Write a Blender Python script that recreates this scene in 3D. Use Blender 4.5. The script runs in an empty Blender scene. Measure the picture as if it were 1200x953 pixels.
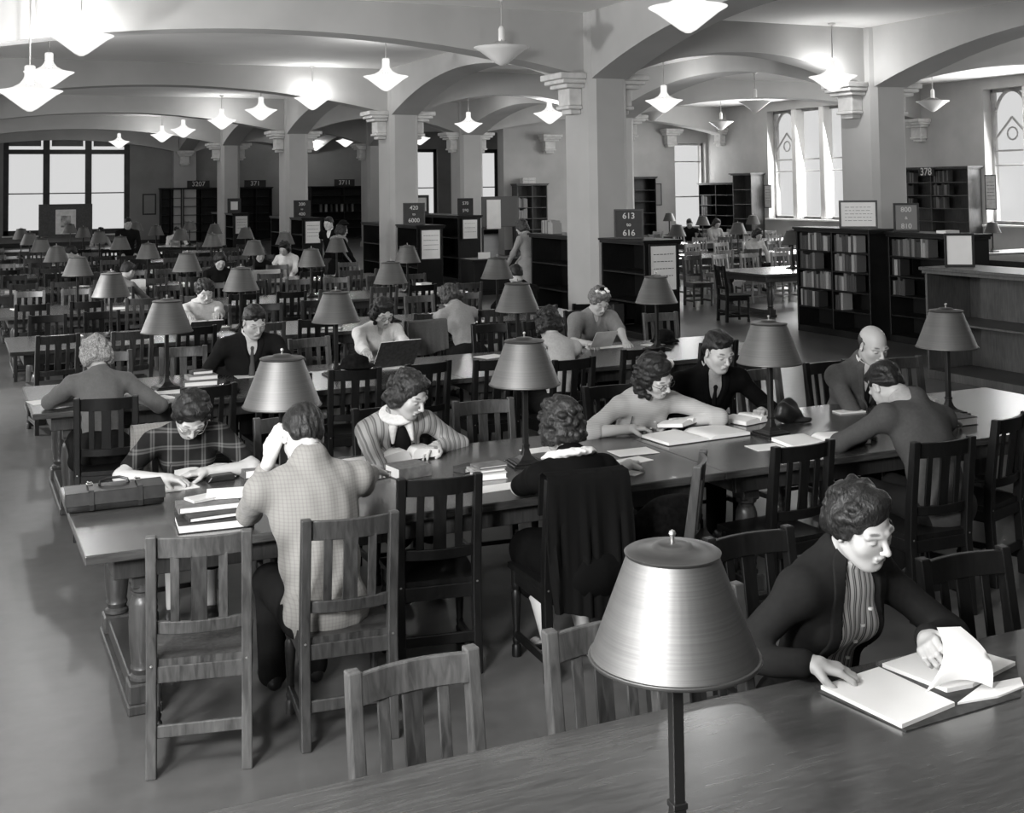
import bpy, bmesh, math, random
import numpy as np
from mathutils import Vector, Matrix

random.seed(7)
SC = bpy.context.scene
COL = SC.collection

# ------------------------------------------------------------------ camera
FPX, YAW, ROLL, PY, PITCH, HC = 1420.93, .4326, .0129, 150.457, .0488, 2.32
cam_data = bpy.data.cameras.new('camera')
cam = bpy.data.objects.new('camera', cam_data)
COL.objects.link(cam)
cam_data.sensor_fit = 'HORIZONTAL'
cam_data.sensor_width = 36.0
cam_data.lens = FPX * 36.0 / 1200.0
cam_data.shift_x = 0.0
cam_data.shift_y = -(476.5 - PY) / 1200.0
cam_data.clip_end = 300
_f = Vector((math.sin(YAW) * math.cos(PITCH), math.cos(YAW) * math.cos(PITCH), math.sin(PITCH)))
_r = Vector((math.cos(YAW), -math.sin(YAW), 0))
_u = _r.cross(_f)
_R = _r * math.cos(ROLL) - _u * math.sin(ROLL)
_U = _r * math.sin(ROLL) + _u * math.cos(ROLL)
cam.matrix_world = Matrix(((_R.x, _U.x, -_f.x, 0), (_R.y, _U.y, -_f.y, 0), (_R.z, _U.z, -_f.z, HC), (0, 0, 0, 1)))
SC.camera = cam

def ray(px, py):
    a, b = px - 600, py - PY
    c, s = math.cos(ROLL), math.sin(ROLL)
    x = a * c - b * s; y = a * s + b * c
    X, Z2 = x / FPX, -y / FPX
    d = math.cos(PITCH) - Z2 * math.sin(PITCH); z = math.sin(PITCH) + Z2 * math.cos(PITCH)
    return (X * math.cos(YAW) + d * math.sin(YAW), -X * math.sin(YAW) + d * math.cos(YAW), z)
def at(px, py, h):
    'where the sight line through a photo point meets the level plane at height h'
    r = ray(px, py); t = (h - HC) / r[2]
    return Vector((r[0] * t, r[1] * t, h))

# ------------------------------------------------------------------ world, lights, exposure
SC.view_settings.view_transform = 'Standard'
SC.view_settings.look = 'None'
SC.view_settings.gamma = 1.0
SC.view_settings.use_curve_mapping = False
SC.view_settings.exposure = 0.47
wd = bpy.data.worlds.new('sky'); SC.world = wd; wd.use_nodes = True
wd.node_tree.nodes['Background'].inputs[0].default_value = (1, 1, 1, 1)
wd.node_tree.nodes['Background'].inputs[1].default_value = .5

def area(name, loc, target, size, power, size_y=None, spread=180):
    l = bpy.data.lights.new(name, 'AREA'); l.energy = power; l.size = size
    if size_y: l.shape = 'RECTANGLE'; l.size_y = size_y
    l.spread = math.radians(spread)
    o = bpy.data.objects.new(name, l); COL.objects.link(o); o.location = loc
    d = Vector(target) - Vector(loc)
    o.rotation_euler = d.to_track_quat('-Z', 'Y').to_euler()
    return o
# photographer's floodlights, left of the camera and half-way down the hall, and an added fill
area('floodlight', (-2.6, .1, 3.3), (3.2, 7.5, .9), .9, 420)
area('floodlight', (-2.4, 14.2, 2.4), (5, 19, 2.4), .5, 300)
area('floodlight', (-2.2, 3.0, 3.9), (7.5, 9, 1.0), .9, 190)  # added fill lamp, brightens the right side of the scene
# daylight in the left-hand windows and in the right room's windows
for yy in (3.0, 12.5, 22.5, 32.3, 42):
    area('daylight', (-4.7, yy, 2.9), (4, yy, 1.6), 4.2, 120, 2.6)
for yy in (12.6, 22.4, 32.3):
    area('daylight', (26.0, yy, 3.0), (18, yy, 1.2), 4.2, 430, 3.4)
area('daylight', (24.9, 38.9, 2.5), (22, 30, 1.5), 1.3, 80, 2.6)
LAMP_W = 78.0

# ------------------------------------------------------------------ materials
MATS = {}
def mat(name, v, rough=.6, metal=0.0, coat=0.0, spec=.5, fn=None):
    if name in MATS: return MATS[name]
    m = bpy.data.materials.new(name); m.use_nodes = True
    nt = m.node_tree; b = nt.nodes['Principled BSDF']
    b.inputs['Base Color'].default_value = (v, v * .992, v * .975, 1)
    b.inputs['Roughness'].default_value = rough
    b.inputs['Metallic'].default_value = metal
    b.inputs['Coat Weight'].default_value = coat
    b.inputs['Coat Roughness'].default_value = .25
    b.inputs['Specular IOR Level'].default_value = spec
    if fn: fn(nt, b)
    MATS[name] = m
    return m
def N(nt, t, **kw):
    n = nt.nodes.new(t)
    for k, v in kw.items(): setattr(n, k, v)
    return n
def g(v): return (v, v * .992, v * .975, 1)
def ramp(nt, fac, stops, interp='LINEAR'):
    r = N(nt, 'ShaderNodeValToRGB'); r.color_ramp.interpolation = interp
    e = r.color_ramp.elements
    while len(e) > 1: e.remove(e[-1])
    e[0].position, e[0].color = stops[0][0], g(stops[0][1])
    for p, v in stops[1:]:
        k = e.new(p); k.color = g(v)
    nt.links.new(fac, r.inputs[0]); return r.outputs[0]
def coords(nt, scale=(1, 1, 1), kind='Object'):
    tc = N(nt, 'ShaderNodeTexCoord'); mp = N(nt, 'ShaderNodeMapping')
    mp.inputs['Scale'].default_value = scale
    nt.links.new(tc.outputs[kind], mp.inputs[0]); return mp.outputs[0]
def noise(nt, vec, scale, detail=3, dist=0.0):
    n = N(nt, 'ShaderNodeTexNoise'); n.inputs['Scale'].default_value = scale
    n.inputs['Detail'].default_value = detail; n.inputs['Distortion'].default_value = dist
    nt.links.new(vec, n.inputs['Vector']); return n.outputs['Fac']
def bump(nt, b, h, strength=.2, dist=.01):
    k = N(nt, 'ShaderNodeBump'); k.inputs['Strength'].default_value = strength
    k.inputs['Distance'].default_value = dist
    nt.links.new(h, k.inputs['Height']); nt.links.new(k.outputs[0], b.inputs['Normal'])
def wood_fn(lo, hi, sc, sc2=(1, 1, 1), rlo=None):
    def fn(nt, b):
        v = coords(nt, sc)
        f = noise(nt, v, 9, 5, .6)
        f2 = noise(nt, coords(nt, sc2), 2.2, 3)
        mx = N(nt, 'ShaderNodeMath', operation='ADD'); nt.links.new(f, mx.inputs[0]); nt.links.new(f2, mx.inputs[1])
        c = ramp(nt, mx.outputs[0], [(.62, lo), (1.38, hi)])
        # ramp input is 0..1, so scale the sum
        mm = N(nt, 'ShaderNodeMath', operation='MULTIPLY'); mm.inputs[1].default_value = .5
        nt.links.new(mx.outputs[0], mm.inputs[0])
        c = ramp(nt, mm.outputs[0], [(.34, lo), (.66, hi)])
        nt.links.new(c, b.inputs['Base Color']); bump(nt, b, f, .12, .002)
    return fn
def mottled(lo, hi, scale, detail=4, bs=.0, kind='Object', pos=(.35, .65)):
    def fn(nt, b):
        f = noise(nt, coords(nt, (1, 1, 1), kind), scale, detail)
        nt.links.new(ramp(nt, f, [(pos[0], lo), (pos[1], hi)]), b.inputs['Base Color'])
        if bs: bump(nt, b, f, bs, .004)
    return fn

def M(k):
    D = {
     'oak': lambda: mat('worn_oak', .12, .42, fn=wood_fn(.012, .06, (6, 6, .9))),
     'oak_light': lambda: mat('pale_worn_oak', .2, .42, fn=wood_fn(.022, .105, (6, 6, .9))),
     'oak_window_lit': lambda: mat('bleached_oak', .3, .4, fn=wood_fn(.16, .36, (6, 6, .9))),  # window light on the right-room chairs, put into the wood colour
     'oak_dark': lambda: mat('dark_stained_oak', .01, .42, spec=.3, fn=wood_fn(.0025, .009, (6, 6, .9))),
     'table': lambda: mat('polished_table_oak', .12, .24, coat=.4, fn=wood_fn(.025, .08, (.8, 9, 9), (.6, 2, 2))),
     'table_leg': lambda: mat('table_leg_oak', .08, .36, fn=wood_fn(.015, .055, (8, 8, 1))),
     'case': lambda: mat('bookcase_dark_wood', .01, .45, spec=.3, fn=wood_fn(.003, .010, (6, 6, .8))),
     'case_mid': lambda: mat('counter_brown_wood', .07, .45, fn=wood_fn(.035, .09, (5, 5, .6))),
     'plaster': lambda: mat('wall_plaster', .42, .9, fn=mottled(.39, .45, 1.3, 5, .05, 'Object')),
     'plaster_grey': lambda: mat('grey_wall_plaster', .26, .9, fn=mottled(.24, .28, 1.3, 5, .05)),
     'ceiling': lambda: mat('ceiling_plaster', .84, .95, fn=mottled(.81, .87, .6, 4)),
     'arch': lambda: mat('arch_plaster', .43, .92, fn=mottled(.40, .46, .8, 4)),
     'stone': lambda: mat('carved_corbel_stone', .62, .85, fn=mottled(.56, .68, 6, 4, .1)),
     'floor': lambda: mat('waxed_linoleum', .2, .28, coat=.15, fn=floor_fn),
     'shade': lambda: mat('brushed_metal_shade', .13, .46, .88, fn=brushed),
     'iron': lambda: mat('dark_bronze_lamp_base', .03, .35, .6),
     'brass': lambda: mat('pale_metal_rim', .5, .3, .9),
     'white_in': lambda: mat('shade_lining', .6, .7),
     'opal': lambda: mat('unlit_opal_glass', .8, .35),
     'paper': lambda: mat('white_paper', .82, .8, fn=mottled(.78, .85, 3, 2)),
     'paper_grey': lambda: mat('aged_paper', .55, .8, fn=mottled(.48, .6, 8, 3)),
     'cover_dark': lambda: mat('dark_book_cloth', .03, .6, fn=mottled(.02, .045, 30, 3)),
     'cover_mid': lambda: mat('grey_book_cloth', .13, .6, fn=mottled(.10, .16, 30, 3)),
     'cover_light': lambda: mat('pale_book_cloth', .3, .6, fn=mottled(.25, .34, 30, 3)),
     'leather': lambda: mat('dark_leather', .01, .42, coat=.1, fn=mottled(.005, .014, 22, 4, .25)),
     'metal': lambda: mat('nickel_metal', .6, .25, 1.0),
     'black': lambda: mat('black_felt', .006, .85, spec=.1, fn=mottled(.003, .008, 40, 3, .1)),
     'frame': lambda: mat('dark_picture_frame', .012, .45, fn=mottled(.008, .016, 12, 2)),
     'signboard': lambda: mat('dark_sign_board', .018, .6, fn=mottled(.015, .022, 6, 2)),
     'lettering': lambda: mat('white_lettering', .6, .7),
     'ink': lambda: mat('black_ink', .02, .7),
     'sash': lambda: mat('dark_window_wood', .02, .5, fn=mottled(.015, .03, 6, 3)),
     'sash_grey': lambda: mat('grey_window_frame', .3, .6, fn=mottled(.25, .36, 3, 3)),
     'reveal': lambda: mat('window_reveal_plaster', .75, .85, fn=mottled(.72, .78, 2, 3)),
     'board': lambda: mat('notice_board_cloth', .05, .8, fn=mottled(.04, .06, 20, 3)),
    }
    return D[k]()
def floor_fn(nt, b):
    v = coords(nt)
    f = noise(nt, v, .55, 6, .8); f2 = noise(nt, v, 9, 5)
    m = N(nt, 'ShaderNodeMath', operation='MULTIPLY_ADD'); m.inputs[1].default_value = .35
    nt.links.new(f2, m.inputs[0]); nt.links.new(f, m.inputs[2])
    nt.links.new(ramp(nt, m.outputs[0], [(.40, .042), (.62, .078), (.9, .115)]), b.inputs['Base Color'])
    r = ramp(nt, f, [(.2, .30), (.8, .42)]); nt.links.new(r, b.inputs['Roughness'])
def brushed(nt, b):
    f = noise(nt, coords(nt, (1, 1, 90)), 3, 3)
    nt.links.new(ramp(nt, f, [(.3, .115), (.7, .14)]), b.inputs['Base Color'])
    b.inputs['Anisotropic'].default_value = .6
def glass_mat():
    if 'glass' in MATS: return MATS['glass']
    m = bpy.data.materials.new('window_glass'); m.use_nodes = True; nt = m.node_tree; nt.nodes.clear()
    o = N(nt, 'ShaderNodeOutputMaterial'); t = N(nt, 'ShaderNodeBsdfTransparent'); gl = N(nt, 'ShaderNodeBsdfGlossy')
    gl.inputs['Roughness'].default_value = .5; mx = N(nt, 'ShaderNodeMixShader'); mx.inputs[0].default_value = .02
    nt.links.new(t.outputs[0], mx.inputs[1]); nt.links.new(gl.outputs[0], mx.inputs[2]); nt.links.new(mx.outputs[0], o.inputs[0])
    MATS['glass'] = m; return m
def opal_lit():
    if 'opal_lit' in MATS: return MATS['opal_lit']
    m = bpy.data.materials.new('lit_opal_glass'); m.use_nodes = True; nt = m.node_tree; nt.nodes.clear()
    o = N(nt, 'ShaderNodeOutputMaterial'); t = N(nt, 'ShaderNodeBsdfTransparent'); e = N(nt, 'ShaderNodeEmission')
    e.inputs[0].default_value = (1, .99, .97, 1); e.inputs[1].default_value = 1.0; mx = N(nt, 'ShaderNodeMixShader'); mx.inputs[0].default_value = .42
    nt.links.new(t.outputs[0], mx.inputs[1]); nt.links.new(e.outputs[0], mx.inputs[2]); nt.links.new(mx.outputs[0], o.inputs[0])
    MATS['opal_lit'] = m; return m
def glow_mat(name, v, s):
    if name in MATS: return MATS[name]
    def fn(nt, b):
        b.inputs['Emission Color'].default_value = (1, .99, .97, 1); b.inputs['Emission Strength'].default_value = s
    return mat(name, v, .4, fn=fn)

# ------------------------------------------------------------------ mesh helpers
class MB:
    def __init__(s): s.v = []; s.f = []
    def add(s, vs, fs):
        n = len(s.v); s.v += [tuple(p) for p in vs]; s.f += [tuple(i + n for i in q) for q in fs]; return s
    def box(s, x0, x1, y0, y1, z0, z1, mtx=None):
        vs = [Vector((x, y, z)) for z in (z0, z1) for y in (y0, y1) for x in (x0, x1)]
        if mtx: vs = [mtx @ p for p in vs]
        return s.add(vs, [(0, 2, 3, 1), (4, 5, 7, 6), (0, 1, 5, 4), (2, 6, 7, 3), (0, 4, 6, 2), (1, 3, 7, 5)])
    def cbox(s, c, d, mtx=None):
        return s.box(c[0] - d[0] / 2, c[0] + d[0] / 2, c[1] - d[1] / 2, c[1] + d[1] / 2, c[2] - d[2] / 2, c[2] + d[2] / 2, mtx)
    def rings(s, rings, cap=True, close=False):
        n = len(rings[0]); vs = [p for r in rings for p in r]; fs = []
        m = len(rings)
        for i in range(m - (0 if close else 1)):
            a, b = i * n, ((i + 1) % m) * n
            for j in range(n):
                k = (j + 1) % n; fs.append((a + j, a + k, b + k, b + j))
        if cap and not close: fs.append(tuple(range(n))[::-1]); fs.append(tuple((m - 1) * n + j for j in range(n)))
        return s.add(vs, fs)
    def lathe(s, prof, c=(0, 0, 0), n=24, cap=True):
        return s.rings([[(c[0] + r * math.cos(2 * math.pi * j / n), c[1] + r * math.sin(2 * math.pi * j / n), c[2] + z) for j in range(n)] for r, z in prof], cap)
    def tube(s, pts, rad, n=8, cap=True):
        pts = [Vector(p) for p in pts]; R = []
        up = Vector((0, 0, 1))
        for i, p in enumerate(pts):
            d = (pts[min(i + 1, len(pts) - 1)] - pts[max(i - 1, 0)]).normalized()
            a = d.cross(up if abs(d.dot(up)) < .95 else Vector((1, 0, 0))).normalized(); b = d.cross(a)
            r = rad[i] if isinstance(rad, (list, tuple)) else rad
            R.append([p + (a * math.cos(2 * math.pi * j / n) + b * math.sin(2 * math.pi * j / n)) * r for j in range(n)])
        return s.rings(R, cap)
    def ribbon(s, secs):
        'secs: list of 4-corner cross-sections'
        return s.rings(secs, True)
    def prism(s, poly, axis, a, b):
        def P(p, t): return {'x': (t, p[0], p[1]), 'y': (p[0], t, p[1]), 'z': (p[0], p[1], t)}[axis]
        n = len(poly)
        return s.add([P(p, a) for p in poly] + [P(p, b) for p in poly],
                     [tuple(range(n))[::-1], tuple(range(n, 2 * n))] + [(i, (i + 1) % n, n + (i + 1) % n, n + i) for i in range(n)])
    def mesh(s, name, smooth=False, bevel=0, seg=1, angle=40):
        me = bpy.data.meshes.new(name); me.from_pydata(s.v, [], s.f)
        bm = bmesh.new(); bm.from_mesh(me)
        bmesh.ops.recalc_face_normals(bm, faces=bm.faces)
        if bevel:
            es = [e for e in bm.edges if len(e.link_faces) == 2 and e.calc_face_angle(0) > math.radians(angle)]
            bmesh.ops.bevel(bm, geom=es, offset=bevel, segments=seg, affect='EDGES', profile=.5, clamp_overlap=True)
        bm.to_mesh(me); bm.free()
        if smooth:
            me.shade_smooth()
            me.set_sharp_from_angle(angle=math.radians(angle))
        return me
    def build(s, name, material, parent=None, smooth=False, bevel=0, seg=1, angle=40):
        me = s.mesh(name, smooth, bevel, seg, angle)
        me.materials.append(M(material) if isinstance(material, str) else material)
        o = bpy.data.objects.new(name, me); COL.objects.link(o)
        if parent: o.parent = parent
        return o
def empty(name, loc=(0, 0, 0), rz=0):
    o = bpy.data.objects.new(name, None); COL.objects.link(o)
    o.location = loc; o.rotation_euler = (0, 0, rz); o.empty_display_size = .1
    return o
def tag(o, label, cat, group=None, kind=None):
    if label: o['label'] = label
    if cat: o['category'] = cat
    if group: o['group'] = group
    if kind: o['kind'] = kind
    return o
def struct(o, label=None):
    o['kind'] = 'structure'
    if label: o['label'] = label
    return o
def copy_tree(o, parent=None):
    c = o.copy(); COL.objects.link(c)
    if parent: c.parent = parent
    for ch in CHILD.get(o.name, []): 
        d = copy_tree(bpy.data.objects[ch], c)
    return c
CHILD = {}
def reg(root):
    'remember the children of a prototype for copying'
    m = {}
    for o in COL.objects:
        if o.parent: m.setdefault(o.parent.name, []).append(o.name)
    def walk(n):
        CHILD[n] = m.get(n, [])
        for c in CHILD[n]: walk(c)
    walk(root.name)
def text(name, s, size, parent, loc, rot, material='lettering', depth=.002, align='CENTER', sx=1):
    c = bpy.data.curves.new(name, 'FONT'); c.body = s; c.size = size; c.offset = size * .010; c.extrude = depth
    c.align_x = align; c.align_y = 'CENTER'; c.materials.append(M(material))
    tmp = bpy.data.objects.new(name, c); COL.objects.link(tmp); bpy.context.view_layer.update()
    me = bpy.data.meshes.new_from_object(tmp.evaluated_get(bpy.context.evaluated_depsgraph_get())); bpy.data.objects.remove(tmp)
    o = bpy.data.objects.new(name, me); COL.objects.link(o); o.location = loc; o.rotation_euler = rot; o.scale = (sx, 1, 1)
    o.parent = parent; return o
ORD = 'first second third fourth fifth sixth seventh eighth ninth tenth eleventh twelfth thirteenth fourteenth fifteenth sixteenth seventeenth eighteenth nineteenth twentieth'.split()
ORD += ['twenty-' + w for w in ORD[:9]] + ['thirtieth'] + ['thirty-' + w for w in ORD[:9]] + ['fortieth'] + ['forty-' + w for w in ORD[:9]]

# ------------------------------------------------------------------ the room
XL, XR, YF, YB, ZC = -5.0, 25.7, -4.0, 56.8, 5.15
PIER_Y = [-2.0, 7.8, 17.6, 27.4, 37.2, 47.0]
PLAN = [(XL, YF), (XR + .5, YF), (XR + .5, 38.7), (17.75, 38.7), (26.1, 57.2), (XL, 57.2)]
struct(MB().prism(PLAN, 'z', -.2, 0).build('floor', 'floor'))
struct(MB().prism(PLAN, 'z', ZC, ZC + .25).build('ceiling', 'ceiling'))
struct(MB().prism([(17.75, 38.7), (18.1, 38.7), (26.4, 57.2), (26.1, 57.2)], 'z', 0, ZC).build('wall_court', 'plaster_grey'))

def wall(name, axis, pos, thick, a0, a1, holes, material='plaster', z1=ZC):
    'wall across X or Y at pos, with rectangular holes (a0, a1, z0, z1)'
    m = MB(); holes = sorted(holes); cur = a0
    def b(p, q, z0, z1_):
        if q - p < 1e-4 or z1_ - z0 < 1e-4: return
        if axis == 'x': m.box(pos, pos + thick, p, q, z0, z1_)
        else: m.box(p, q, pos, pos + thick, z0, z1_)
    for h in holes:
        b(cur, h[0], 0, z1); b(h[0], h[1], 0, h[2]); b(h[0], h[1], h[3], z1); cur = h[1]
    b(cur, a1, 0, z1)
    return struct(m.build(name, material))
LW = [(yy - 2.1, yy + 2.1, 1.3, 4.4) for yy in (3.0, 12.7, 22.5, 32.3, 42.1, 51.5)]
wall('wall_left', 'x', XL - .4, .4, YF, YB, LW)
RWH = [(yy - 2.15, yy + 2.15, 1.15, 4.84) for yy in (2.8, 12.6, 22.6, 32.35)]
wall('wall_right', 'x', XR, .5, YF, 38.7, RWH, 'plaster')
wall('wall_front', 'y', YF - .3, .3, XL, XR, [])
BWH = [(-5 + .6, .9, .5, 5.0), (2.0, 7.25, .5, 5.0), (20.75, 22.1, .7, 4.3), (24.1, 25.5, .7, 4.3)]
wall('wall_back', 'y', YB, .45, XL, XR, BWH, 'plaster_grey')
# the right room's own end wall, nearer than the far end of the hall
wall('wall_end_of_right_room', 'y', 38.2, .5, 17.3, XR, [(24.25, 25.6, .7, 3.9)], 'plaster')
for nm, mb in (('baseboard_back', MB().box(XL, XR, YB - .03, YB, 0, .18)), ('baseboard_right', MB().box(XR - .03, XR, YF, 38.2, 0, .18)),
               ('baseboard_left', MB().box(XL, XL + .03, YF, YB, 0, .18)), ('baseboard_end', MB().box(17.3, XR, 38.17, 38.2, 0, .18))):
    struct(mb.build(nm, 'frame', bevel=.006))

def arc(a0, a1, zs, zc, n=28):
    'segmental arch points from a0 to a1, springing height zs, crown zc (elliptic)'
    c, h = (a0 + a1) / 2, (a1 - a0) / 2
    return [(c - h + 2 * h * i / n, zs + (zc - zs) * (1 - (2 * i / n - 1) ** 2)) for i in range(n + 1)]
def arch(axis, a0, a1, p0, p1, zs, zc, name, material='arch'):
    pts = arc(a0, a1, zs, zc); m = MB()
    for i in range(len(pts) - 1):
        (u0, z0), (u1, z1) = pts[i], pts[i + 1]
        q = [(u0, z0), (u1, z1), (u1, ZC + .02), (u0, ZC + .02)]
        m.prism(q, 'y' if axis == 'x' else 'x', p0, p1)
    o = struct(m.build(name, material)); return o
def weld(o, d=1e-4):
    bm = bmesh.new(); bm.from_mesh(o.data); bmesh.ops.remove_doubles(bm, verts=bm.verts, dist=d)
    # drop the inner walls shared by neighbouring slices
    kill = [f for f in bm.faces if all(len(e.link_faces) > 2 for e in f.edges if abs(e.verts[0].co.z - e.verts[1].co.z) > 1e-3) and abs(f.normal.z) < .01 and False]
    bm.to_mesh(o.data); bm.free()
tn = 0
for k, py in enumerate(PIER_Y + [YB - .3]):
    y0, y1 = py - .27, py + .27
    for (a0, a1, zc) in ((-.5, 9.3, 4.66), (10.0, 15.1, 4.62), (15.9, XR, 4.7), (XL, -1.2, 4.5)):
        if a0 > 15 and py > 38: continue
        tn += 1; arch('x', a0, a1, y0, y1, 4.12, zc, 'trim_%d' % tn)
for (x0, x1) in ((9.3, 10.0), (15.1, 15.9), (-1.2, -.5)):
    ys = [p for p in PIER_Y] + [YB]
    for a, b in zip(ys[:-1], ys[1:]):
        tn += 1; arch('y', a + .5, b - .5 if b < YB - 1 else b, x0 + .02, x1 - .02, 4.06, 4.78, 'trim_%d' % tn)

def pier(x0, x1, cy, hd=.5):
    c = .1; y0, y1 = cy - hd, cy + hd
    poly = [(x0 + c, y0), (x1 - c, y0), (x1, y0 + c), (x1, y1 - c), (x1 - c, y1), (x0 + c, y1), (x0, y1 - c), (x0, y0 + c)]
    m = MB().prism(poly, 'z', 0, ZC + .02)
    o = struct(m.build('column', 'arch'))
    b = MB().prism([(x0 - .03, y0 - .03), (x1 + .03, y0 - .03), (x1 + .03, y1 + .03), (x0 - .03, y1 + .03)], 'z', 0, .2).build('column_base', 'arch', o, bevel=.02)
    return o
def corbel(x, y, dirx, w=.5, topz=4.16, diry=0):
    'stepped stone bracket projecting from a pier or wall'
    o = struct(bpy.data.objects.new('trim_corbel', None)); COL.objects.link(o); o.location = (x, y, 0)
    prof = [(0, topz), (.46, topz), (.46, topz - .10), (.40, topz - .13), (.36, topz - .20), (.24, topz - .26), (.22, topz - .30), (.22, topz - .5), (.17, topz - .56), (.13, topz - .62), (0, topz - .64)]
    m = MB()
    for (ww, z0, z1, d) in ((w + .26, topz - .10, topz, .48), (w + .2, topz - .17, topz - .10, .42), (w + .1, topz - .24, topz - .17, .34), (w - .1, topz - .52, topz - .24, .24), (w - .06, topz - .58, topz - .52, .27), (w - .18, topz - .66, topz - .58, .2)):
        if dirx: m.box(min(0, dirx * d), max(0, dirx * d), -ww / 2, ww / 2, z0, z1)
        else: m.box(-ww / 2, ww / 2, min(0, diry * d), max(0, diry * d), z0, z1)
    c = m.build('bracket', 'stone', o, bevel=.02, seg=2); struct(c)
    return o
for k, py in enumerate(PIER_Y):
    for (x0, x1) in ((9.3, 10.0), (15.1, 15.9), (-1.2, -.5)):
        pier(x0, x1, py)
        corbel(x0, py, -1); corbel(x1, py, 1)
for py in (17.6, 27.4):
    corbel(XR, py + (-.3 if py > 20 else 0), -1)
struct(MB().box(9.1, 10.1, YB - .5, YB, 0, ZC).build('column', 'arch')); corbel(9.55, YB - .5, 0, diry=-1)
corbel(19.0, 38.2, 0, diry=-1); corbel(24.0, 38.2, 0, diry=-1, topz=4.4); corbel(XR, 37.2, -1, topz=4.4)

# windows -----------------------------------------------------------
wn = 0
def window(axis, pos, a0, a1, z0, z1, lights, rail, material, fr=.09, transom=None, depth=.07, tracery=False):
    'a framed window: lights = number of side-by-side lights'
    global wn; wn += 1
    o = struct(bpy.data.objects.new('window_%d' % wn, None)); COL.objects.link(o)
    o.location = (pos, 0, 0) if axis == 'x' else (0, pos, 0)
    m = MB()
    def b(p, q, zz0, zz1, d=depth, off=0):
        if axis == 'x': m.box(off - d / 2, off + d / 2, p, q, zz0, zz1)
        else: m.box(p, q, off - d / 2, off + d / 2, zz0, zz1)
    b(a0, a1, z0, z0 + fr); b(a0, a1, z1 - fr, z1); b(a0, a0 + fr, z0, z1); b(a1 - fr, a1, z0, z1)
    W = (a1 - a0) / lights
    for i in range(1, lights): b(a0 + i * W - fr * .6, a0 + i * W + fr * .6, z0, z1, depth * 1.6)
    if transom:
        bm_ = MB(); 
        for i in range(lights): bm_.box(a0 + i * W + fr, a0 + (i + 1) * W - fr, .02, .05, transom + .25, z1 - fr)
        struct(bm_.build('window_blind', mat('grey_window_blind', .12, .9, fn=mottled(.1, .14, 3, 3)), o))
    if transom: b(a0, a1, transom - .1, transom + .1, depth * 1.5)
    for r in rail: b(a0, a1, r - .025, r + .025, depth * .7)
    fo = struct(m.build('window_frame', material, o, bevel=.008))
    gm = MB()
    if axis == 'x': gm.box(-.004, .004, a0, a1, z0, z1)
    else: gm.box(a0, a1, -.004, .004, z0, z1)
    struct(gm.build('window_glass', glass_mat(), o))
    sm = MB()
    if axis == 'x': sm.box(-.45, .2, a0 - .05, a1 + .05, z0 - .06, z0)
    else: sm.box(a0 - .05, a1 + .05, -.4, .2, z0 - .06, z0)
    struct(sm.build('window_sill', 'reveal', o, bevel=.01))
    if tracery:
        for i in (lights - 1,):
            c = a0 + (i + .5) * W; w = W / 2 - fr
            zb = z1 - 1.35; t = MB()
            def P(u, z): return (-.02, u, z) if axis == 'x' else (u, -.02, z)
            for sgn in (-1, 1):
                pts = []
                for q in range(9):
                    th = q / 8
                    pts.append(P(c + sgn * w * (1 - th ** 1.7), zb + .35 + .95 * math.sin(th * math.pi / 2)))
                t.tube(pts, .045, 6)
                pts = [P(c + sgn * w * math.cos(q / 8 * math.pi / 2) * .95, zb - .05 + .62 * (q / 8) ** 1.6) for q in range(9)]
                t.tube(pts, .03, 6)
            ring = [P(c + .17 * math.cos(a * math.pi / 6), zb + .12 + .17 * math.sin(a * math.pi / 6)) for a in range(13)]
            t.tube(ring, .025, 6)
            to = struct(t.build('window_tracery', 'sash_grey', o, smooth=True))
    return o
for h in RWH: window('x', XR + .3, *h, 3, (3.15, 2.75), 'sash_grey', .09, tracery=True)
for h in LW: window('x', XL - .2, *h, 3, (2.8,), 'sash', .09)
window('y', YB + .2, *BWH[0], 3, (2.32,), 'sash', .22, transom=4.15, depth=.14)
window('y', YB + .2, *BWH[1], 3, (2.32,), 'sash', .22, transom=4.15, depth=.14)
window('y', YB + .2, *BWH[2], 1, (2.36,), 'sash', .16); window('y', YB + .2, *BWH[3], 1, (2.36,), 'sash', .2)
window('y', 38.4, 24.25, 25.6, .7, 3.9, 1, (1.9, 3.2), 'sash_grey', .1)
# stone mullion piers between the lights of the right-hand windows
for i, h in enumerate(RWH):
    W = (h[1] - h[0]) / 3
    for j in (1, 2):
        y = h[0] + j * W
        struct(MB().box(XR, XR + .38, y - .13, y + .13, h[2], h[3]).build('trim_mullion', 'reveal', bevel=.03))
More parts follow.
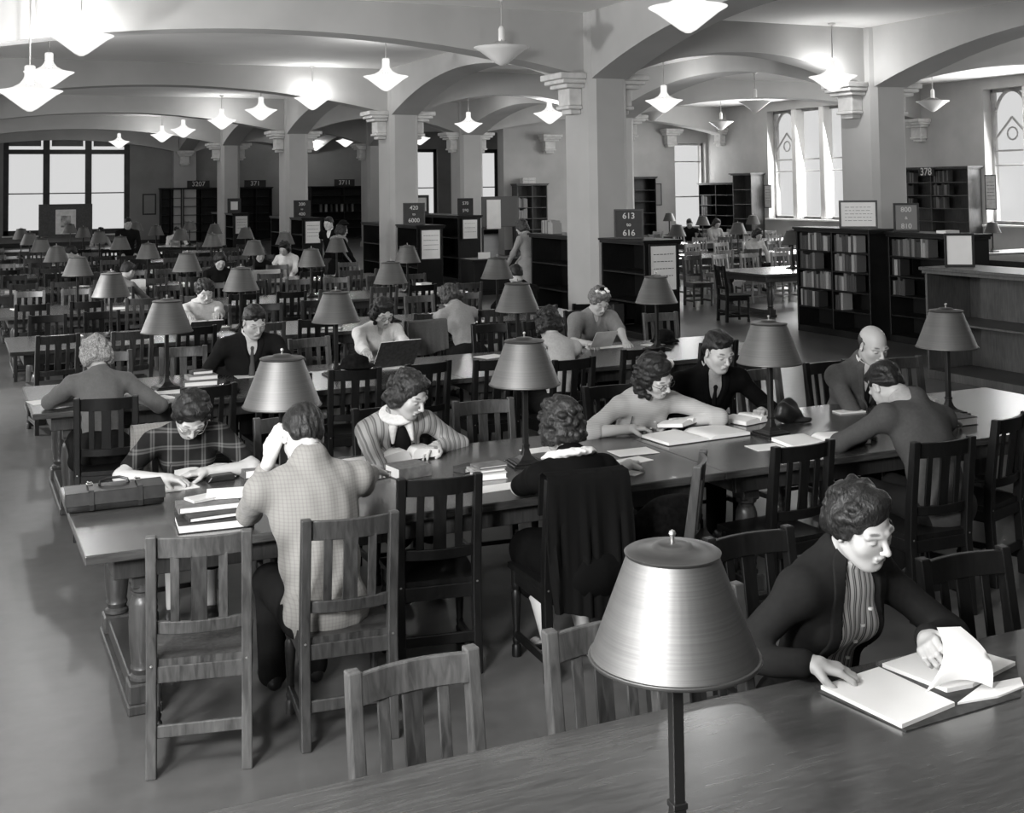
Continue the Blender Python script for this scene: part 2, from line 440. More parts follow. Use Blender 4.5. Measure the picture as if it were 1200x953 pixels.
# ------------------------------------------------------------------ prototypes
def make_chair(woods, name='library_chair'):
    'faces +Y; origin on the floor under the seat; the back stands at -Y'
    A, S = woods
    t = empty(name)
    rnd = random.Random(3)
    for s in (-1, 1):   # rear posts, sawn with a slight kink at the seat
        x = s * .186; pts = [(-.205, 0), (-.185, .42), (-.20, .62), (-.245, .955)]
        secs = []
        for (y, z) in pts:
            w, d = .021, (.026 if z < .9 else .021)
            secs.append([(x - w, y - d, z), (x + w, y - d, z), (x + w, y + d, z), (x - w, y + d, z)])
        MB().ribbon(secs).build('rear_leg', A, t, bevel=.005, seg=2)
        # turned front leg
        fx = s * .19; fy = .19
        prof = [(.024, 0), (.024, .05), (.017, .06), (.021, .075), (.021, .085), (.016, .095), (.019, .11), (.019, .12), (.016, .13), (.024, .27), (.024, .31), (.017, .325), (.022, .34), (.024, .35), (.024, .42)]
        MB().lathe(prof, (fx, fy, 0), 14).build('front_leg', A, t, smooth=True)
        MB().box(s * .19 - .011, s * .19 + .011, -.2, .19, .085, .125).build('side_stretcher', A, t, bevel=.004)
        MB().box(s * .192 - .012, s * .192 + .012, -.185, .19, .36, .425).build('side_rail', A, t, bevel=.004)
        MB().lathe([(.0, .004), (.006, .003), (.008, 0)][::-1], (0, 0, 0), 10).add([], []).build('bolt', 'brass', t).matrix_local = Matrix.Translation((s * .186, -.209, .435)) @ Matrix.Rotation(math.radians(90), 4, 'X')
    def rail(z0, z1, yb, bow, thick, name, x=.168, lean=0.0):
        secs = []
        for i in range(9):
            u = -1 + 2 * i / 8; X = u * x; y = yb - bow * (1 - u * u)
            secs.append([(X, y - thick / 2, z0), (X, y + thick / 2, z0), (X, y + thick / 2 - lean, z1), (X, y - thick / 2 - lean, z1)])
        return MB().ribbon(secs).build(name, A, t, bevel=.003, smooth=True, angle=35)
    rail(.862, .945, -.222, .028, .022, 'crest_rail', lean=.014)
    rail(.555, .605, -.190, .03, .022, 'back_rail', lean=.004)
    for k, (x, w) in enumerate(((-.094, .036), (0, .066), (.094, .036))):
        def yy(z): return -.190 - .03 * (1 - (x / .168) ** 2) - (z - .6) * .13
        secs = []
        for z in (.595, .66, .74, .82, .872):
            ww = w / 2 * (1.0 if k != 1 else (1.0 if z in (.595, .872) else .93))
            secs.append([(x - ww, yy(z) - .006, z), (x + ww, yy(z) - .006, z), (x + ww, yy(z) + .006, z), (x - ww, yy(z) + .006, z)])
        MB().ribbon(secs).build('slat', S if k == 1 else A, t, bevel=.002)
    # saddle seat
    n = 10; vs = []; fs = []
    for j in range(n + 1):
        for i in range(n + 1):
            u, v = -1 + 2 * i / n, j / n
            X = u * (.196 + .022 * v); Y = -.19 + .42 * v
            z = .452 - .012 * (1 - u * u) * math.sin(math.pi * min(1, v * 1.1 + .0)) 
            vs.append((X, Y, z))
    m1 = len(vs)
    vs += [(x, y, .425) for (x, y, z) in vs]
    for j in range(n):
        for i in range(n):
            a = j * (n + 1) + i; fs.append((a, a + 1, a + n + 2, a + n + 1)); fs.append((m1 + a, m1 + a + n + 1, m1 + a + n + 2, m1 + a + 1))
    for i in range(n):
        for a, b in ((i, i + 1), (n * (n + 1) + i + 1, n * (n + 1) + i), ((i + 1) * (n + 1), i * (n + 1)), (i * (n + 1) + n, (i + 1) * (n + 1) + n)):
            fs.append((a, m1 + a, m1 + b, b))
    MB().add(vs, fs).build('seat', A, t, smooth=True, angle=30)
    MB().box(-.17, .17, -.200, -.178, .36, .425).build('rear_rail', A, t, bevel=.003)
    MB().box(-.17, .17, .18, .202, .36, .425).build('front_rail', A, t, bevel=.003)
    MB().box(-.17, .17, -.212, -.192, .15, .2).build('rear_stretcher', A, t, bevel=.004)
    MB().box(-.18, .18, -.02, .0, .092, .118).build('cross_stretcher', A, t, bevel=.003)
    reg(t); return t
PROTO = {'oak': make_chair(('oak', 'oak')), 'light': make_chair(('oak_light', 'oak')), 'dark': make_chair(('oak_dark', 'oak_dark')), 'pale': make_chair(('oak_window_lit', 'oak_light'))}  # the 'pale' chair has window light painted into its oak
USED = {}
def chair(x, y, rz, kind, label, group):
    if kind not in USED: USED[kind] = 1; o = PROTO[kind]
    else: o = copy_tree(PROTO[kind])
    o.location = (x, y, 0); o.rotation_euler = (0, 0, rz)
    return tag(o, label, 'chair', group)
def chair_crest(cx, cy, ang, far, *a):
    'place by the centre of its crest rail; ang in degrees'
    th = math.radians(ang) + (math.pi if far else 0)
    return chair(cx - math.sin(th) * .245, cy + math.cos(th) * .245, th, *a)

def make_lamp(name='desk_lamp'):
    t = empty(name)
    # stepped square foot
    MB().box(-.10, .10, -.10, .10, 0, .014).box(-.085, .085, -.085, .085, .014, .024).build('base', 'iron', t, bevel=.003)
    secs = []
    for z, w in ((.024, .07), (.035, .045), (.055, .026), (.085, .017), (.105, .015)):
        secs.append([(-w, -w, z), (w, -w, z), (w, w, z), (-w, w, z)])
    MB().ribbon(secs).build('foot', 'iron', t, bevel=.002)
    p = MB().box(-.0145, .0145, -.0145, .0145, .10, .62).box(-.019, .019, -.019, .019, .10, .115).build('pole', 'iron', t, bevel=.002)
    # conical metal shade, open below, with a shallow cap
    n = 48; r0, r1, z0, z1, th = .2, .107, .45, .69, .003
    prof = [(r1 - th, z1), (r0 - th, z0 + .002), (r0 + .003, z0 - .004), (r0 + .005, z0), (r0 + .003, z0 + .005), (r0 - .002, z0 + .006), (r1, z1)]
    sh = MB().lathe(prof, n=n, cap=False).build('lamp_shade', 'shade', t, smooth=True, angle=50)
    sh.data.materials.append(M('white_in'))
    cap = [(r1 - .002, z1 - .004), (r1 + .006, z1 - .004), (r1 + .008, z1 + .002), (r1 + .002, z1 + .006), (.085, z1 + .008), (.05, z1 + .013), (.045, z1 + .02), (.03, z1 + .023), (.0001, z1 + .024)]
    MB().lathe(cap, n=n, cap=False).build('shade_cap', 'shade', sh, smooth=True, angle=50)
    MB().lathe([(.0001, z1 + .054), (.007, z1 + .05), (.009, z1 + .044), (.005, z1 + .036), (.005, z1 + .02)], n=12, cap=False).build('finial', 'brass', sh, smooth=True)
    MB().lathe([(.012, .56), (.018, .565), (.018, .61), (.012, .62)], n=12).build('socket', 'iron', t)
    MB().tube([(-.1, 0, .625), (.1, 0, .625)], .003, 6).tube([(0, -.1, .625), (0, .1, .625)], .003, 6).tube([(0, 0, .6), (0, 0, z1)], .004, 6).build('shade_bracket', 'iron', t)
    reg(t); return t
lamp0 = make_lamp(); LU = [0]
def lamp(x, y, z, label, group, rz=0.0, sc=1.0):
    o = lamp0 if not LU[0] else copy_tree(lamp0); LU[0] = 1
    o.location = (x, y, z); o.rotation_euler = (0, 0, rz); o.scale = (sc, sc, sc)
    return tag(o, label, 'lamp', group)

def make_table(L, W=1.36, H=.76, name='reading_table', legs=None):
    'origin at floor, x from 0 to L, y from -W/2 to W/2'
    t = empty(name)
    MB().box(0, L, -W / 2, W / 2, H - .042, H).build('tabletop', 'table', t, bevel=.006, seg=2)
    a = .13; MB().box(a, L - a, -W / 2 + .1, -W / 2 + .125, H - .15, H - .042).box(a, L - a, W / 2 - .125, W / 2 - .1, H - .15, H - .042) \
        .box(a, a + .025, -W / 2 + .125, W / 2 - .125, H - .15, H - .042).box(L - a - .025, L - a, -W / 2 + .125, W / 2 - .125, H - .15, H - .042).build('apron', 'table_leg', t, bevel=.004)
    prof = [(.045, .13), (.058, .135), (.058, .15), (.046, .16), (.052, .175), (.056, .185), (.05, .2), (.053, .22), (.061, .30), (.064, .40), (.06, .47), (.05, .50), (.044, .505), (.044, .52), (.058, .53), (.058, .545), (.06, .56)]
    for x in (.27, L - .27):
        for y in (-W / 2 + .2, W / 2 - .2):
            m = MB().lathe(prof, (x, y, 0), 20).build('leg', 'table_leg', t, smooth=True, angle=35)
            MB().cbox((x, y, .085), (.135, .135, .09)).build('leg_block', 'table_leg', m, bevel=.008)
            MB().cbox((x, y, .6), (.11, .11, .11)).build('leg_head', 'table_leg', m, bevel=.006)
        MB().box(x - .075, x + .075, -W / 2 + .12, W / 2 - .12, 0, .045).box(x - .05, x + .05, -W / 2 + .26, W / 2 - .26, .045, .12).build('sledge_foot', 'table_leg', t, bevel=.006)
    reg(t); return t
TXL, TXM, TXR = .53, 3.83, 7.13
table0 = make_table(TXM - TXL); TU = [0]
def table(x, y, label, group):
    o = table0 if not TU[0] else copy_tree(table0); TU[0] = 1
    o.location = (x, y, 0); return tag(o, label, 'table', group)

ROWY = [2.5, 6.26, 9.98] + [9.98 + 3.72 * i for i in range(1, 8)]
ROWN = ['front', 'second', 'third', 'fourth', 'fifth', 'sixth', 'seventh', 'eighth', 'ninth', 'tenth']
for k, y in enumerate(ROWY):
    for j, x in enumerate((TXL, TXM)):
        table(x, y, 'long dark oak reading table, %s half of the %s row counted from the camera' % (('left', 'right')[j], ROWN[k]), 'long reading tables')
LX = [1.56, 2.95, 4.64, 6.1]
SKIP = {(0, 0), (0, 2), (0, 3)}
lz = .76
for k, y in enumerate(ROWY):
    for j, x in enumerate(LX):
        xx = x
        if k == 0:
            if j == 0: xx = 1.56
            elif j != 0: continue
        if k in (3,) and j == 2: xx = 4.72
        if k >= 4: xx = [1.55, 3.0, 4.78, 6.27][j]
        yy = y + [0, 0, .0, 0][j]
        if k == 9 and j == 0: continue
        if k == 0: lab = 'big conical metal desk lamp in front of everything, cropped below, on the nearest table'
        else: lab = 'conical metal desk lamp, %s from the left on the %s table row' % (ORD[j], ROWN[k])
        lamp(xx, yy, lz, lab, 'desk lamps down the middle of the reading tables', rz=.05 * ((k * 7 + j * 3) % 5 - 2))

# ---- chairs of the near rows, placed one by one
G2 = 'slat-back chairs around the second table row'
chair_crest(.91, 5.01, -12, 0, 'light', 'worn slatted oak chair, empty, nearest the lower left corner of the picture', G2)
chair_crest(1.53, 4.98, -6, 0, 'oak', 'slatted oak chair under the young man in the checked jacket', G2)
chair_crest(2.12, 5.46, -9, 0, 'dark', 'dark empty slatted chair between the checked-jacket man and the woman in black', G2)
chair_crest(2.73, 5.13, -3, 0, 'dark', 'dark slatted chair with a black coat hung over its back', G2)
chair_crest(3.42, 5.2, 52, 0, 'oak', 'slatted chair turned sideways beside the black satchel', G2)
chair_crest(4.09, 5.24, 3, 0, 'dark', 'dark empty slatted chair in front of the open book at the table edge', G2)
chair_crest(4.80, 4.97, -3, 0, 'dark', 'dark slatted chair behind the stooping person in grey', G2)
chair_crest(5.62, 5.28, 18, 0, 'dark', 'dark slatted chair cut by the right edge, right of the stooping person', G2)
FAR2 = [(1.17, 7.33, 4, 'dark', 'slatted chair under the woman in the plaid dress'),
        (1.86, 7.34, 0, 'oak', 'slatted oak chair right behind the hair of the checked-jacket man'),
        (2.48, 7.36, 0, 'dark', 'slatted chair under the woman in the striped jacket'),
        (3.13, 7.28, -6, 'oak', 'empty slatted oak chair behind the second lamp of the second table row'),
        (4.13, 7.40, 0, 'dark', 'slatted chair under the woman in the pale knitted cardigan'),
        (4.82, 7.5, 0, 'dark', 'slatted chair under the young man in the black suit'),
        (5.45, 7.5, 5, 'light', 'empty pale slatted chair beyond the third lamp of the second table row'),
        (6.12, 7.55, 0, 'dark', 'slatted chair under the bald man'),
        (6.75, 7.45, -8, 'oak', 'slatted chair right of the bald man under the last lamp of the second row')]
for (x, y, a, kd, lab) in FAR2: chair_crest(x, y, a, 1, kd, lab, G2)
G1 = 'slat-back chairs along the far side of the nearest table'
chair_crest(1.23, 3.40, 3, 1, 'light', 'pale worn slatted chair, lower centre, left of the big lamp', G1)
chair_crest(1.87, 3.42, 0, 1, 'light', 'worn slatted chair directly behind the big front lamp shade', G1)
chair_crest(2.27, 3.52, 4, 1, 'oak', 'slatted chair between the big lamp and the woman in the dark blazer', G1)
chair_crest(2.86, 4.02, 0, 1, 'dark', 'slatted chair under the woman in the dark blazer', G1)
chair_crest(3.40, 3.44, -3, 1, 'dark', 'dark slatted chair right of the woman in the dark blazer', G1)
G3 = 'slat-back chairs around the third table row'
N3 = [(.95, 8.60, -10, 'dark', 'black slatted chair under the fair-haired woman bent over the third row'),
      (1.66, 8.75, 12, 'dark', 'dark slatted chair with a hat, just behind the woman in plaid'),
      (2.25, 8.95, 0, 'dark', 'dark empty chair, third from the left on the near side of the third row'),
      (2.81, 9.0, -6, 'dark', 'black slatted chair with a black hat lying against its crest'),
      (3.42, 9.03, 10, 'dark', 'black slatted chair behind the curly hair of the striped-jacket woman'),
      (3.98, 8.95, -2, 'dark', 'black slatted chair left of the second lamp shade of the second row'),
      (4.52, 8.66, 8, 'dark', 'black slatted chair under the dark-haired woman in a pale blouse'),
      (5.3, 8.9, 0, 'dark', 'black chair, seventh from the left on the near side of the third row'),
      (6.1, 8.95, 4, 'dark', 'black chair, eighth from the left on the near side of the third row')]
for (x, y, a, kd, lab) in N3: chair_crest(x, y, a, 0, kd, lab, G3)
F3 = [(1.23, 11.05, 6, 'oak', 'slatted oak chair facing the fair-haired woman across the third row'),
      (1.87, 11.05, -6, 'light', 'pale slatted chair with books on the table before it, third row'),
      (2.55, 11.6, 0, 'dark', 'slatted chair under the man in the dark suit and tie'),
      (3.02, 11.1, 8, 'light', 'pale slatted chair just right of the man in the dark suit and tie'),
      (3.9, 11.7, 0, 'dark', 'slatted chair under the woman in the white blouse with glasses'),
      (4.42, 11.75, 4, 'dark', 'slatted chair with a grey coat hung over its back'),
      (4.95, 11.3, -4, 'dark', 'dark slatted chair right of the hung grey coat'),
      (5.5, 11.3, 4, 'dark', 'dark slatted chair across from the woman in a pale blouse'),
      (6.35, 12.0, 0, 'dark', 'slatted chair under the woman with flowers in her hair'),
      (6.95, 11.3, -6, 'light', 'pale slatted chair by the last lamp of the third table row')]
for (x, y, a, kd, lab) in F3: chair_crest(x, y, a, 1, kd, lab, G3)
# ---- chairs of the deeper rows
rc = random.Random(11)
SEATS = [.95, 1.62, 2.27, 2.92, 3.5, 4.18, 4.82, 5.5, 6.13, 6.8]
for k in range(3, 9):
    for side in (0, 1):
        for j, x in enumerate(SEATS):
            if k >= 7 and side == 1 and j % 3 == 1: continue
            if rc.random() < .06: continue
            off = rc.uniform(.16, .30); yy = ROWY[k] + (-1 if side == 0 else 1) * (.86 + off) 
            kd = rc.choice(['dark', 'oak', 'oak'] if side == 0 else ['dark', 'oak', 'light'])
            chair_crest(x + rc.uniform(-.06, .06), yy, rc.uniform(-9, 9), side, kd,
                        'slatted wooden chair, %s from the left on the %s side of the %s table row' % (ORD[j], ('near', 'far')[side], ROWN[k]),
                        'slat-back chairs around the deeper reading tables')

# ------------------------------------------------------------------ ceiling lights
def make_pendant(lit, hh):
    t = empty('pendant_light')
    rr = .415
    bowl = [(.0001, -.27), (.03, -.268), (.09, -.235), (.2, -.15), (.33, -.05), (rr, 0), (rr + .004, .008), (rr - .004, .01)]
    gm = opal_lit() if lit else M('opal')
    b = MB().lathe(bowl + [(rr - .012, .004), (.32, -.042), (.19, -.14), (.08, -.225), (.0001, -.25)], n=40, cap=False).build('glass_bowl', gm, t, smooth=True, angle=60)
    if lit:
        cov = [(rr - .01, .006), (.33, .02), (.22, .05), (.13, .10), (.085, .16), (.07, .20), (.07, .33), (.05, .345), (.0001, .346)]
        MB().lathe(cov, n=32, cap=False).build('glass_cover', gm, t, smooth=True, angle=60)
    MB().lathe([(.045, .10), (.05, .12), (.05, .28), (.03, .32), (.012, .33)], n=20).build('holder', 'opal', t, smooth=True, angle=40)
    MB().tube([(0, 0, .32), (0, 0, ZC - hh)], .011, 8).build('stem', 'brass', t)
    MB().lathe([(.07, ZC - hh), (.065, ZC - hh - .02), (.03, ZC - hh - .04), (.012, ZC - hh - .045)], n=20).build('canopy', 'opal', t)
    if not lit:
        for a in range(3):
            th = a * 2.094; MB().tube([(.04 * math.cos(th), .04 * math.sin(th), .12), ((rr - .02) * math.cos(th), (rr - .02) * math.sin(th), .0)], .005, 6).build('arm', 'brass', t)
    reg(t); return t
PU = {}
def pendant(x, y, lit, label, group, h=4.41):
    k = (lit, h)
    if k in PU: p = copy_tree(PU[k])
    else: p = PU[k] = make_pendant(lit, h)
    p.location = (x, y, h)
    tag(p, label, 'ceiling light', group)
    if lit:
        l = bpy.data.lights.new('bulb', 'POINT'); l.energy = LAMP_W; l.shadow_soft_size = .06
        o = bpy.data.objects.new('bulb_light', l); COL.objects.link(o); o.location = (x, y, h + .06)
PG = 'bowl pendants in the left hall'
for i, (x, y) in enumerate(((7.44, 16.44), (7.31, 21.4), (7.43, 26.9), (7.25, 31.2), (7.2, 36.0), (7.05, 41.7), (6.95, 45.6), (6.2, 51.9))):
    pendant(x, y, 0 if i == 0 else 1, 'unlit opal bowl pendant, nearest of the row beside the tall near pier' if i == 0 else 'lit white bowl pendant, %s along the row leading left from the tall pier' % ORD[i], PG)
for i, (x, y) in enumerate(((1.54, 16.96), (1.5, 22.3), (.82, 15.6))):
    if i == 2: x, y = at(35, 107, 3.68).xy
    pendant(x, y, 1, 'lit white bowl pendant, %s of the three at the upper left edge' % ('uppermost', 'middle', 'lowest')[i], PG, 4.41 if i < 2 else 3.68)
PG2 = 'bowl pendants beyond the piers'
for (px, py, hh, lit, lab) in ((976, 90, 4.2, 1, 'lit white bowl pendant overlapping the corbel of the right pier'),
                           (778, 118, 4.2, 1, 'lit white bowl pendant right of the tall near pier'),
                           (806, 9, 4.2, 1, 'pendant bowl cut by the top edge right of the tall pier'),
                           (644, 133, 4.2, 1, 'lit bowl pendant half hidden by the left face of the tall near pier'),
                           (549, 145, 4.2, 1, 'lit bowl pendant hanging between the two nearest piers'),
                           (595, 162, 4.41, 1, 'small lit bowl pendant deep between the two nearest piers'),
                           (405, 165, 4.41, 1, 'small lit bowl pendant just left of the second pier'),
                           (370, 170, 4.41, 1, 'tiny lit bowl pendant beside the third pier'),
                           (492, 162, 4.3, 1, 'small lit bowl pendant right behind the second pier'),
                           (1093, 119, 4.41, 0, 'unlit opal bowl pendant right of the right pier'),
                           (885, 119, 4.41, 0, 'unlit opal bowl pendant in front of the tall traceried window'),
                           (845, 143, 4.41, 0, 'smaller unlit bowl pendant in the right room corner'),
                           (764, 131, 4.41, 0, 'unlit bowl pendant half hidden behind the lit one by the near pier')):
    p = at(px, py, hh); pendant(p.x, p.y, lit, lab, PG2, hh)
# ------------------------------------------------------------------ people: smooth-union body builder
class Vol:
    def __init__(s, lo, hi, h):
        s.h = h; s.lo = np.array(lo, np.float32); n = np.ceil((np.array(hi) - np.array(lo)) / h).astype(int) + 1
        s.n = n; s.d = np.full(n, .2, np.float32)
        s.ax = [s.lo[i] + h * np.arange(n[i], dtype=np.float32) for i in range(3)]
    def like(s, d=None):
        o = Vol.__new__(Vol); o.h, o.lo, o.n, o.ax = s.h, s.lo, s.n, s.ax
        o.d = np.full(s.n, .2, np.float32) if d is None else d
        return o
    def blk(s, lo, hi):
        a = np.clip(np.floor((np.array(lo) - s.lo) / s.h).astype(int), 0, s.n)
        b = np.clip(np.ceil((np.array(hi) - s.lo) / s.h).astype(int) + 1, 0, s.n)
        if np.any(b <= a): return None, None
        sl = tuple(slice(a[i], b[i]) for i in range(3))
        return sl, (s.ax[0][sl[0]][:, None, None], s.ax[1][sl[1]][None, :, None], s.ax[2][sl[2]][None, None, :])
    def apply(s, lo, hi, f, k, op='u'):
        pad = max(k * 1.2, .0) + 3 * s.h
        sl, P = s.blk(np.array(lo) - pad, np.array(hi) + pad)
        if sl is None: return
        q = f(*P).astype(np.float32); d = s.d[sl]
        if op == 'u':
            hh = np.maximum(k - np.abs(d - q), 0) / max(k, 1e-6); s.d[sl] = np.minimum(d, q) - hh * hh * k * .25
        elif op == 's':
            q = -q; hh = np.maximum(k - np.abs(d - q), 0) / max(k, 1e-6); s.d[sl] = np.maximum(d, q) + hh * hh * k * .25
    def cap(s, a, b, ra, rb=None, k=.02, op='u', flat=None):
        rb = ra if rb is None else rb; a = np.array(a, float); b = np.array(b, float); r = max(ra, rb)
        ba = b - a; L = max(float(ba @ ba), 1e-9)
        def f(x, y, z):
            px, py, pz = x - a[0], y - a[1], z - a[2]
            t = np.clip((px * ba[0] + py * ba[1] + pz * ba[2]) / L, 0, 1)
            return np.sqrt((px - t * ba[0]) ** 2 + (py - t * ba[1]) ** 2 + (pz - t * ba[2]) ** 2) - (ra + (rb - ra) * t)
        s.apply(np.minimum(a, b) - r, np.maximum(a, b) + r, f, k, op)
    def ell(s, c, r, R=None, k=.02, op='u'):
        c = np.array(c, float); m = max(r)
        R = np.eye(3) if R is None else np.array(R)
        def f(x, y, z):
            px, py, pz = x - c[0], y - c[1], z - c[2]
            u = [R[0][i] * px + R[1][i] * py + R[2][i] * pz for i in range(3)]
            k0 = np.sqrt(sum((u[i] / r[i]) ** 2 for i in range(3))); k1 = np.sqrt(sum((u[i] / r[i] ** 2) ** 2 for i in range(3)))
            return k0 * (k0 - 1) / np.maximum(k1, 1e-5)
        s.apply(c - m, c + m, f, k, op)
    def noise(s, amp, freq, seed=0, aniso=(1, 1, 1)):
        r = np.random.RandomState(seed); acc = np.zeros(s.n, np.float32)
        X, Y, Z = s.ax[0][:, None, None], s.ax[1][None, :, None], s.ax[2][None, None, :]
        for i in range(5):
            w = r.randn(3); w /= np.linalg.norm(w); w = w * np.array(aniso) * freq * (.7 + .7 * r.rand())
            v = r.randn(3); v /= np.linalg.norm(v); v = v * np.array(aniso) * freq * (.7 + .7 * r.rand())
            acc += np.sin(X * w[0] + Y * w[1] + Z * w[2] + r.rand() * 6) * np.sin(X * v[0] + Y * v[1] + Z * v[2] + r.rand() * 6)
        s.d += acc * amp / 2.2
    def surf(s):
        'naive surface nets'
        d = s.d; neg = d < 0
        c = np.zeros(np.array(d.shape) - 1, np.int8)
        for i in (0, 1):
            for j in (0, 1):
                for k in (0, 1):
                    c += neg[i:d.shape[0] - 1 + i, j:d.shape[1] - 1 + j, k:d.shape[2] - 1 + k]
        I = np.argwhere((c > 0) & (c < 8))
        if len(I) == 0: return np.zeros((0, 3)), np.zeros((0, 4), int)
        idx = np.full(c.shape, -1, np.int32); idx[I[:, 0], I[:, 1], I[:, 2]] = np.arange(len(I))
        acc = np.zeros((len(I), 3)); cnt = np.zeros(len(I))
        for ax in range(3):
            for u in (0, 1):
                for v in (0, 1):
                    o0 = [0, 0, 0]; o = [i for i in range(3) if i != ax]; o0[o[0]] = u; o0[o[1]] = v
                    o1 = list(o0); o1[ax] = 1
                    p = I + o0; q = I + o1
                    a = d[p[:, 0], p[:, 1], p[:, 2]]; b = d[q[:, 0], q[:, 1], q[:, 2]]
                    m = (a < 0) != (b < 0); t = np.where(m, a / np.where(a == b, 1, a - b), 0)
                    pt = p.astype(float); pt[:, ax] += t
                    acc[m] += pt[m]; cnt[m] += 1
        V = acc / np.maximum(cnt, 1)[:, None] * s.h + s.lo
        F = []
        for ax in range(3):
            o = [i for i in range(3) if i != ax]
            sh = [slice(1, c.shape[i]) if i != ax else slice(0, c.shape[i]) for i in range(3)]
            a = neg[tuple(slice(1, c.shape[i]) if i != ax else slice(0, c.shape[i]) for i in range(3))]
            b = neg[tuple(slice(1, c.shape[i]) if i != ax else slice(1, c.shape[i] + 1) for i in range(3))]
            E = np.argwhere(a != b)
            fl = a[E[:, 0], E[:, 1], E[:, 2]]
            E = E + [1 if i != ax else 0 for i in range(3)]
            def g_(du, dv):
                q = E.copy(); q[:, o[0]] -= du; q[:, o[1]] -= dv; return idx[q[:, 0], q[:, 1], q[:, 2]]
            Q = np.stack([g_(1, 1), g_(0, 1), g_(0, 0), g_(1, 0)], 1)
            flip = fl if ax != 1 else ~fl
            Q[~flip] = Q[~flip][:, ::-1]
            F.append(Q)
        F = np.concatenate(F); F = F[(F >= 0).all(1)]
        return V, F
def np_mesh(name, parts, material, tone=None):
    Vs, Fs, n = [], [], 0
    for V, F in parts:
        if len(V) == 0: continue
        Vs.append(V); Fs.append(F + n); n += len(V)
    if not Vs: return None
    V = np.concatenate(Vs); F = np.concatenate(Fs)
    me = bpy.data.meshes.new(name); me.vertices.add(len(V)); me.vertices.foreach_set('co', V.astype(np.float32).ravel())
    me.loops.add(F.size); me.loops.foreach_set('vertex_index', F.astype(np.int32).ravel())
    me.polygons.add(len(F)); me.polygons.foreach_set('loop_start', np.arange(0, F.size, 4, dtype=np.int32))
    me.update(calc_edges=True); me.shade_smooth()
    if tone is not None:
        at_ = me.attributes.new('tone', 'FLOAT', 'POINT'); at_.data.foreach_set('value', tone(V).astype(np.float32))
    me.materials.append(material)
    return me

def Rx(a): c, s = math.cos(a), math.sin(a); return np.array([[1, 0, 0], [0, c, -s], [0, s, c]])
def Ry(a): c, s = math.cos(a), math.sin(a); return np.array([[c, 0, s], [0, 1, 0], [-s, 0, c]])
def Rz(a): c, s = math.cos(a), math.sin(a); return np.array([[c, -s, 0], [s, c, 0], [0, 0, 1]])
def unit(v): v = np.array(v, float); return v / max(np.linalg.norm(v), 1e-9)

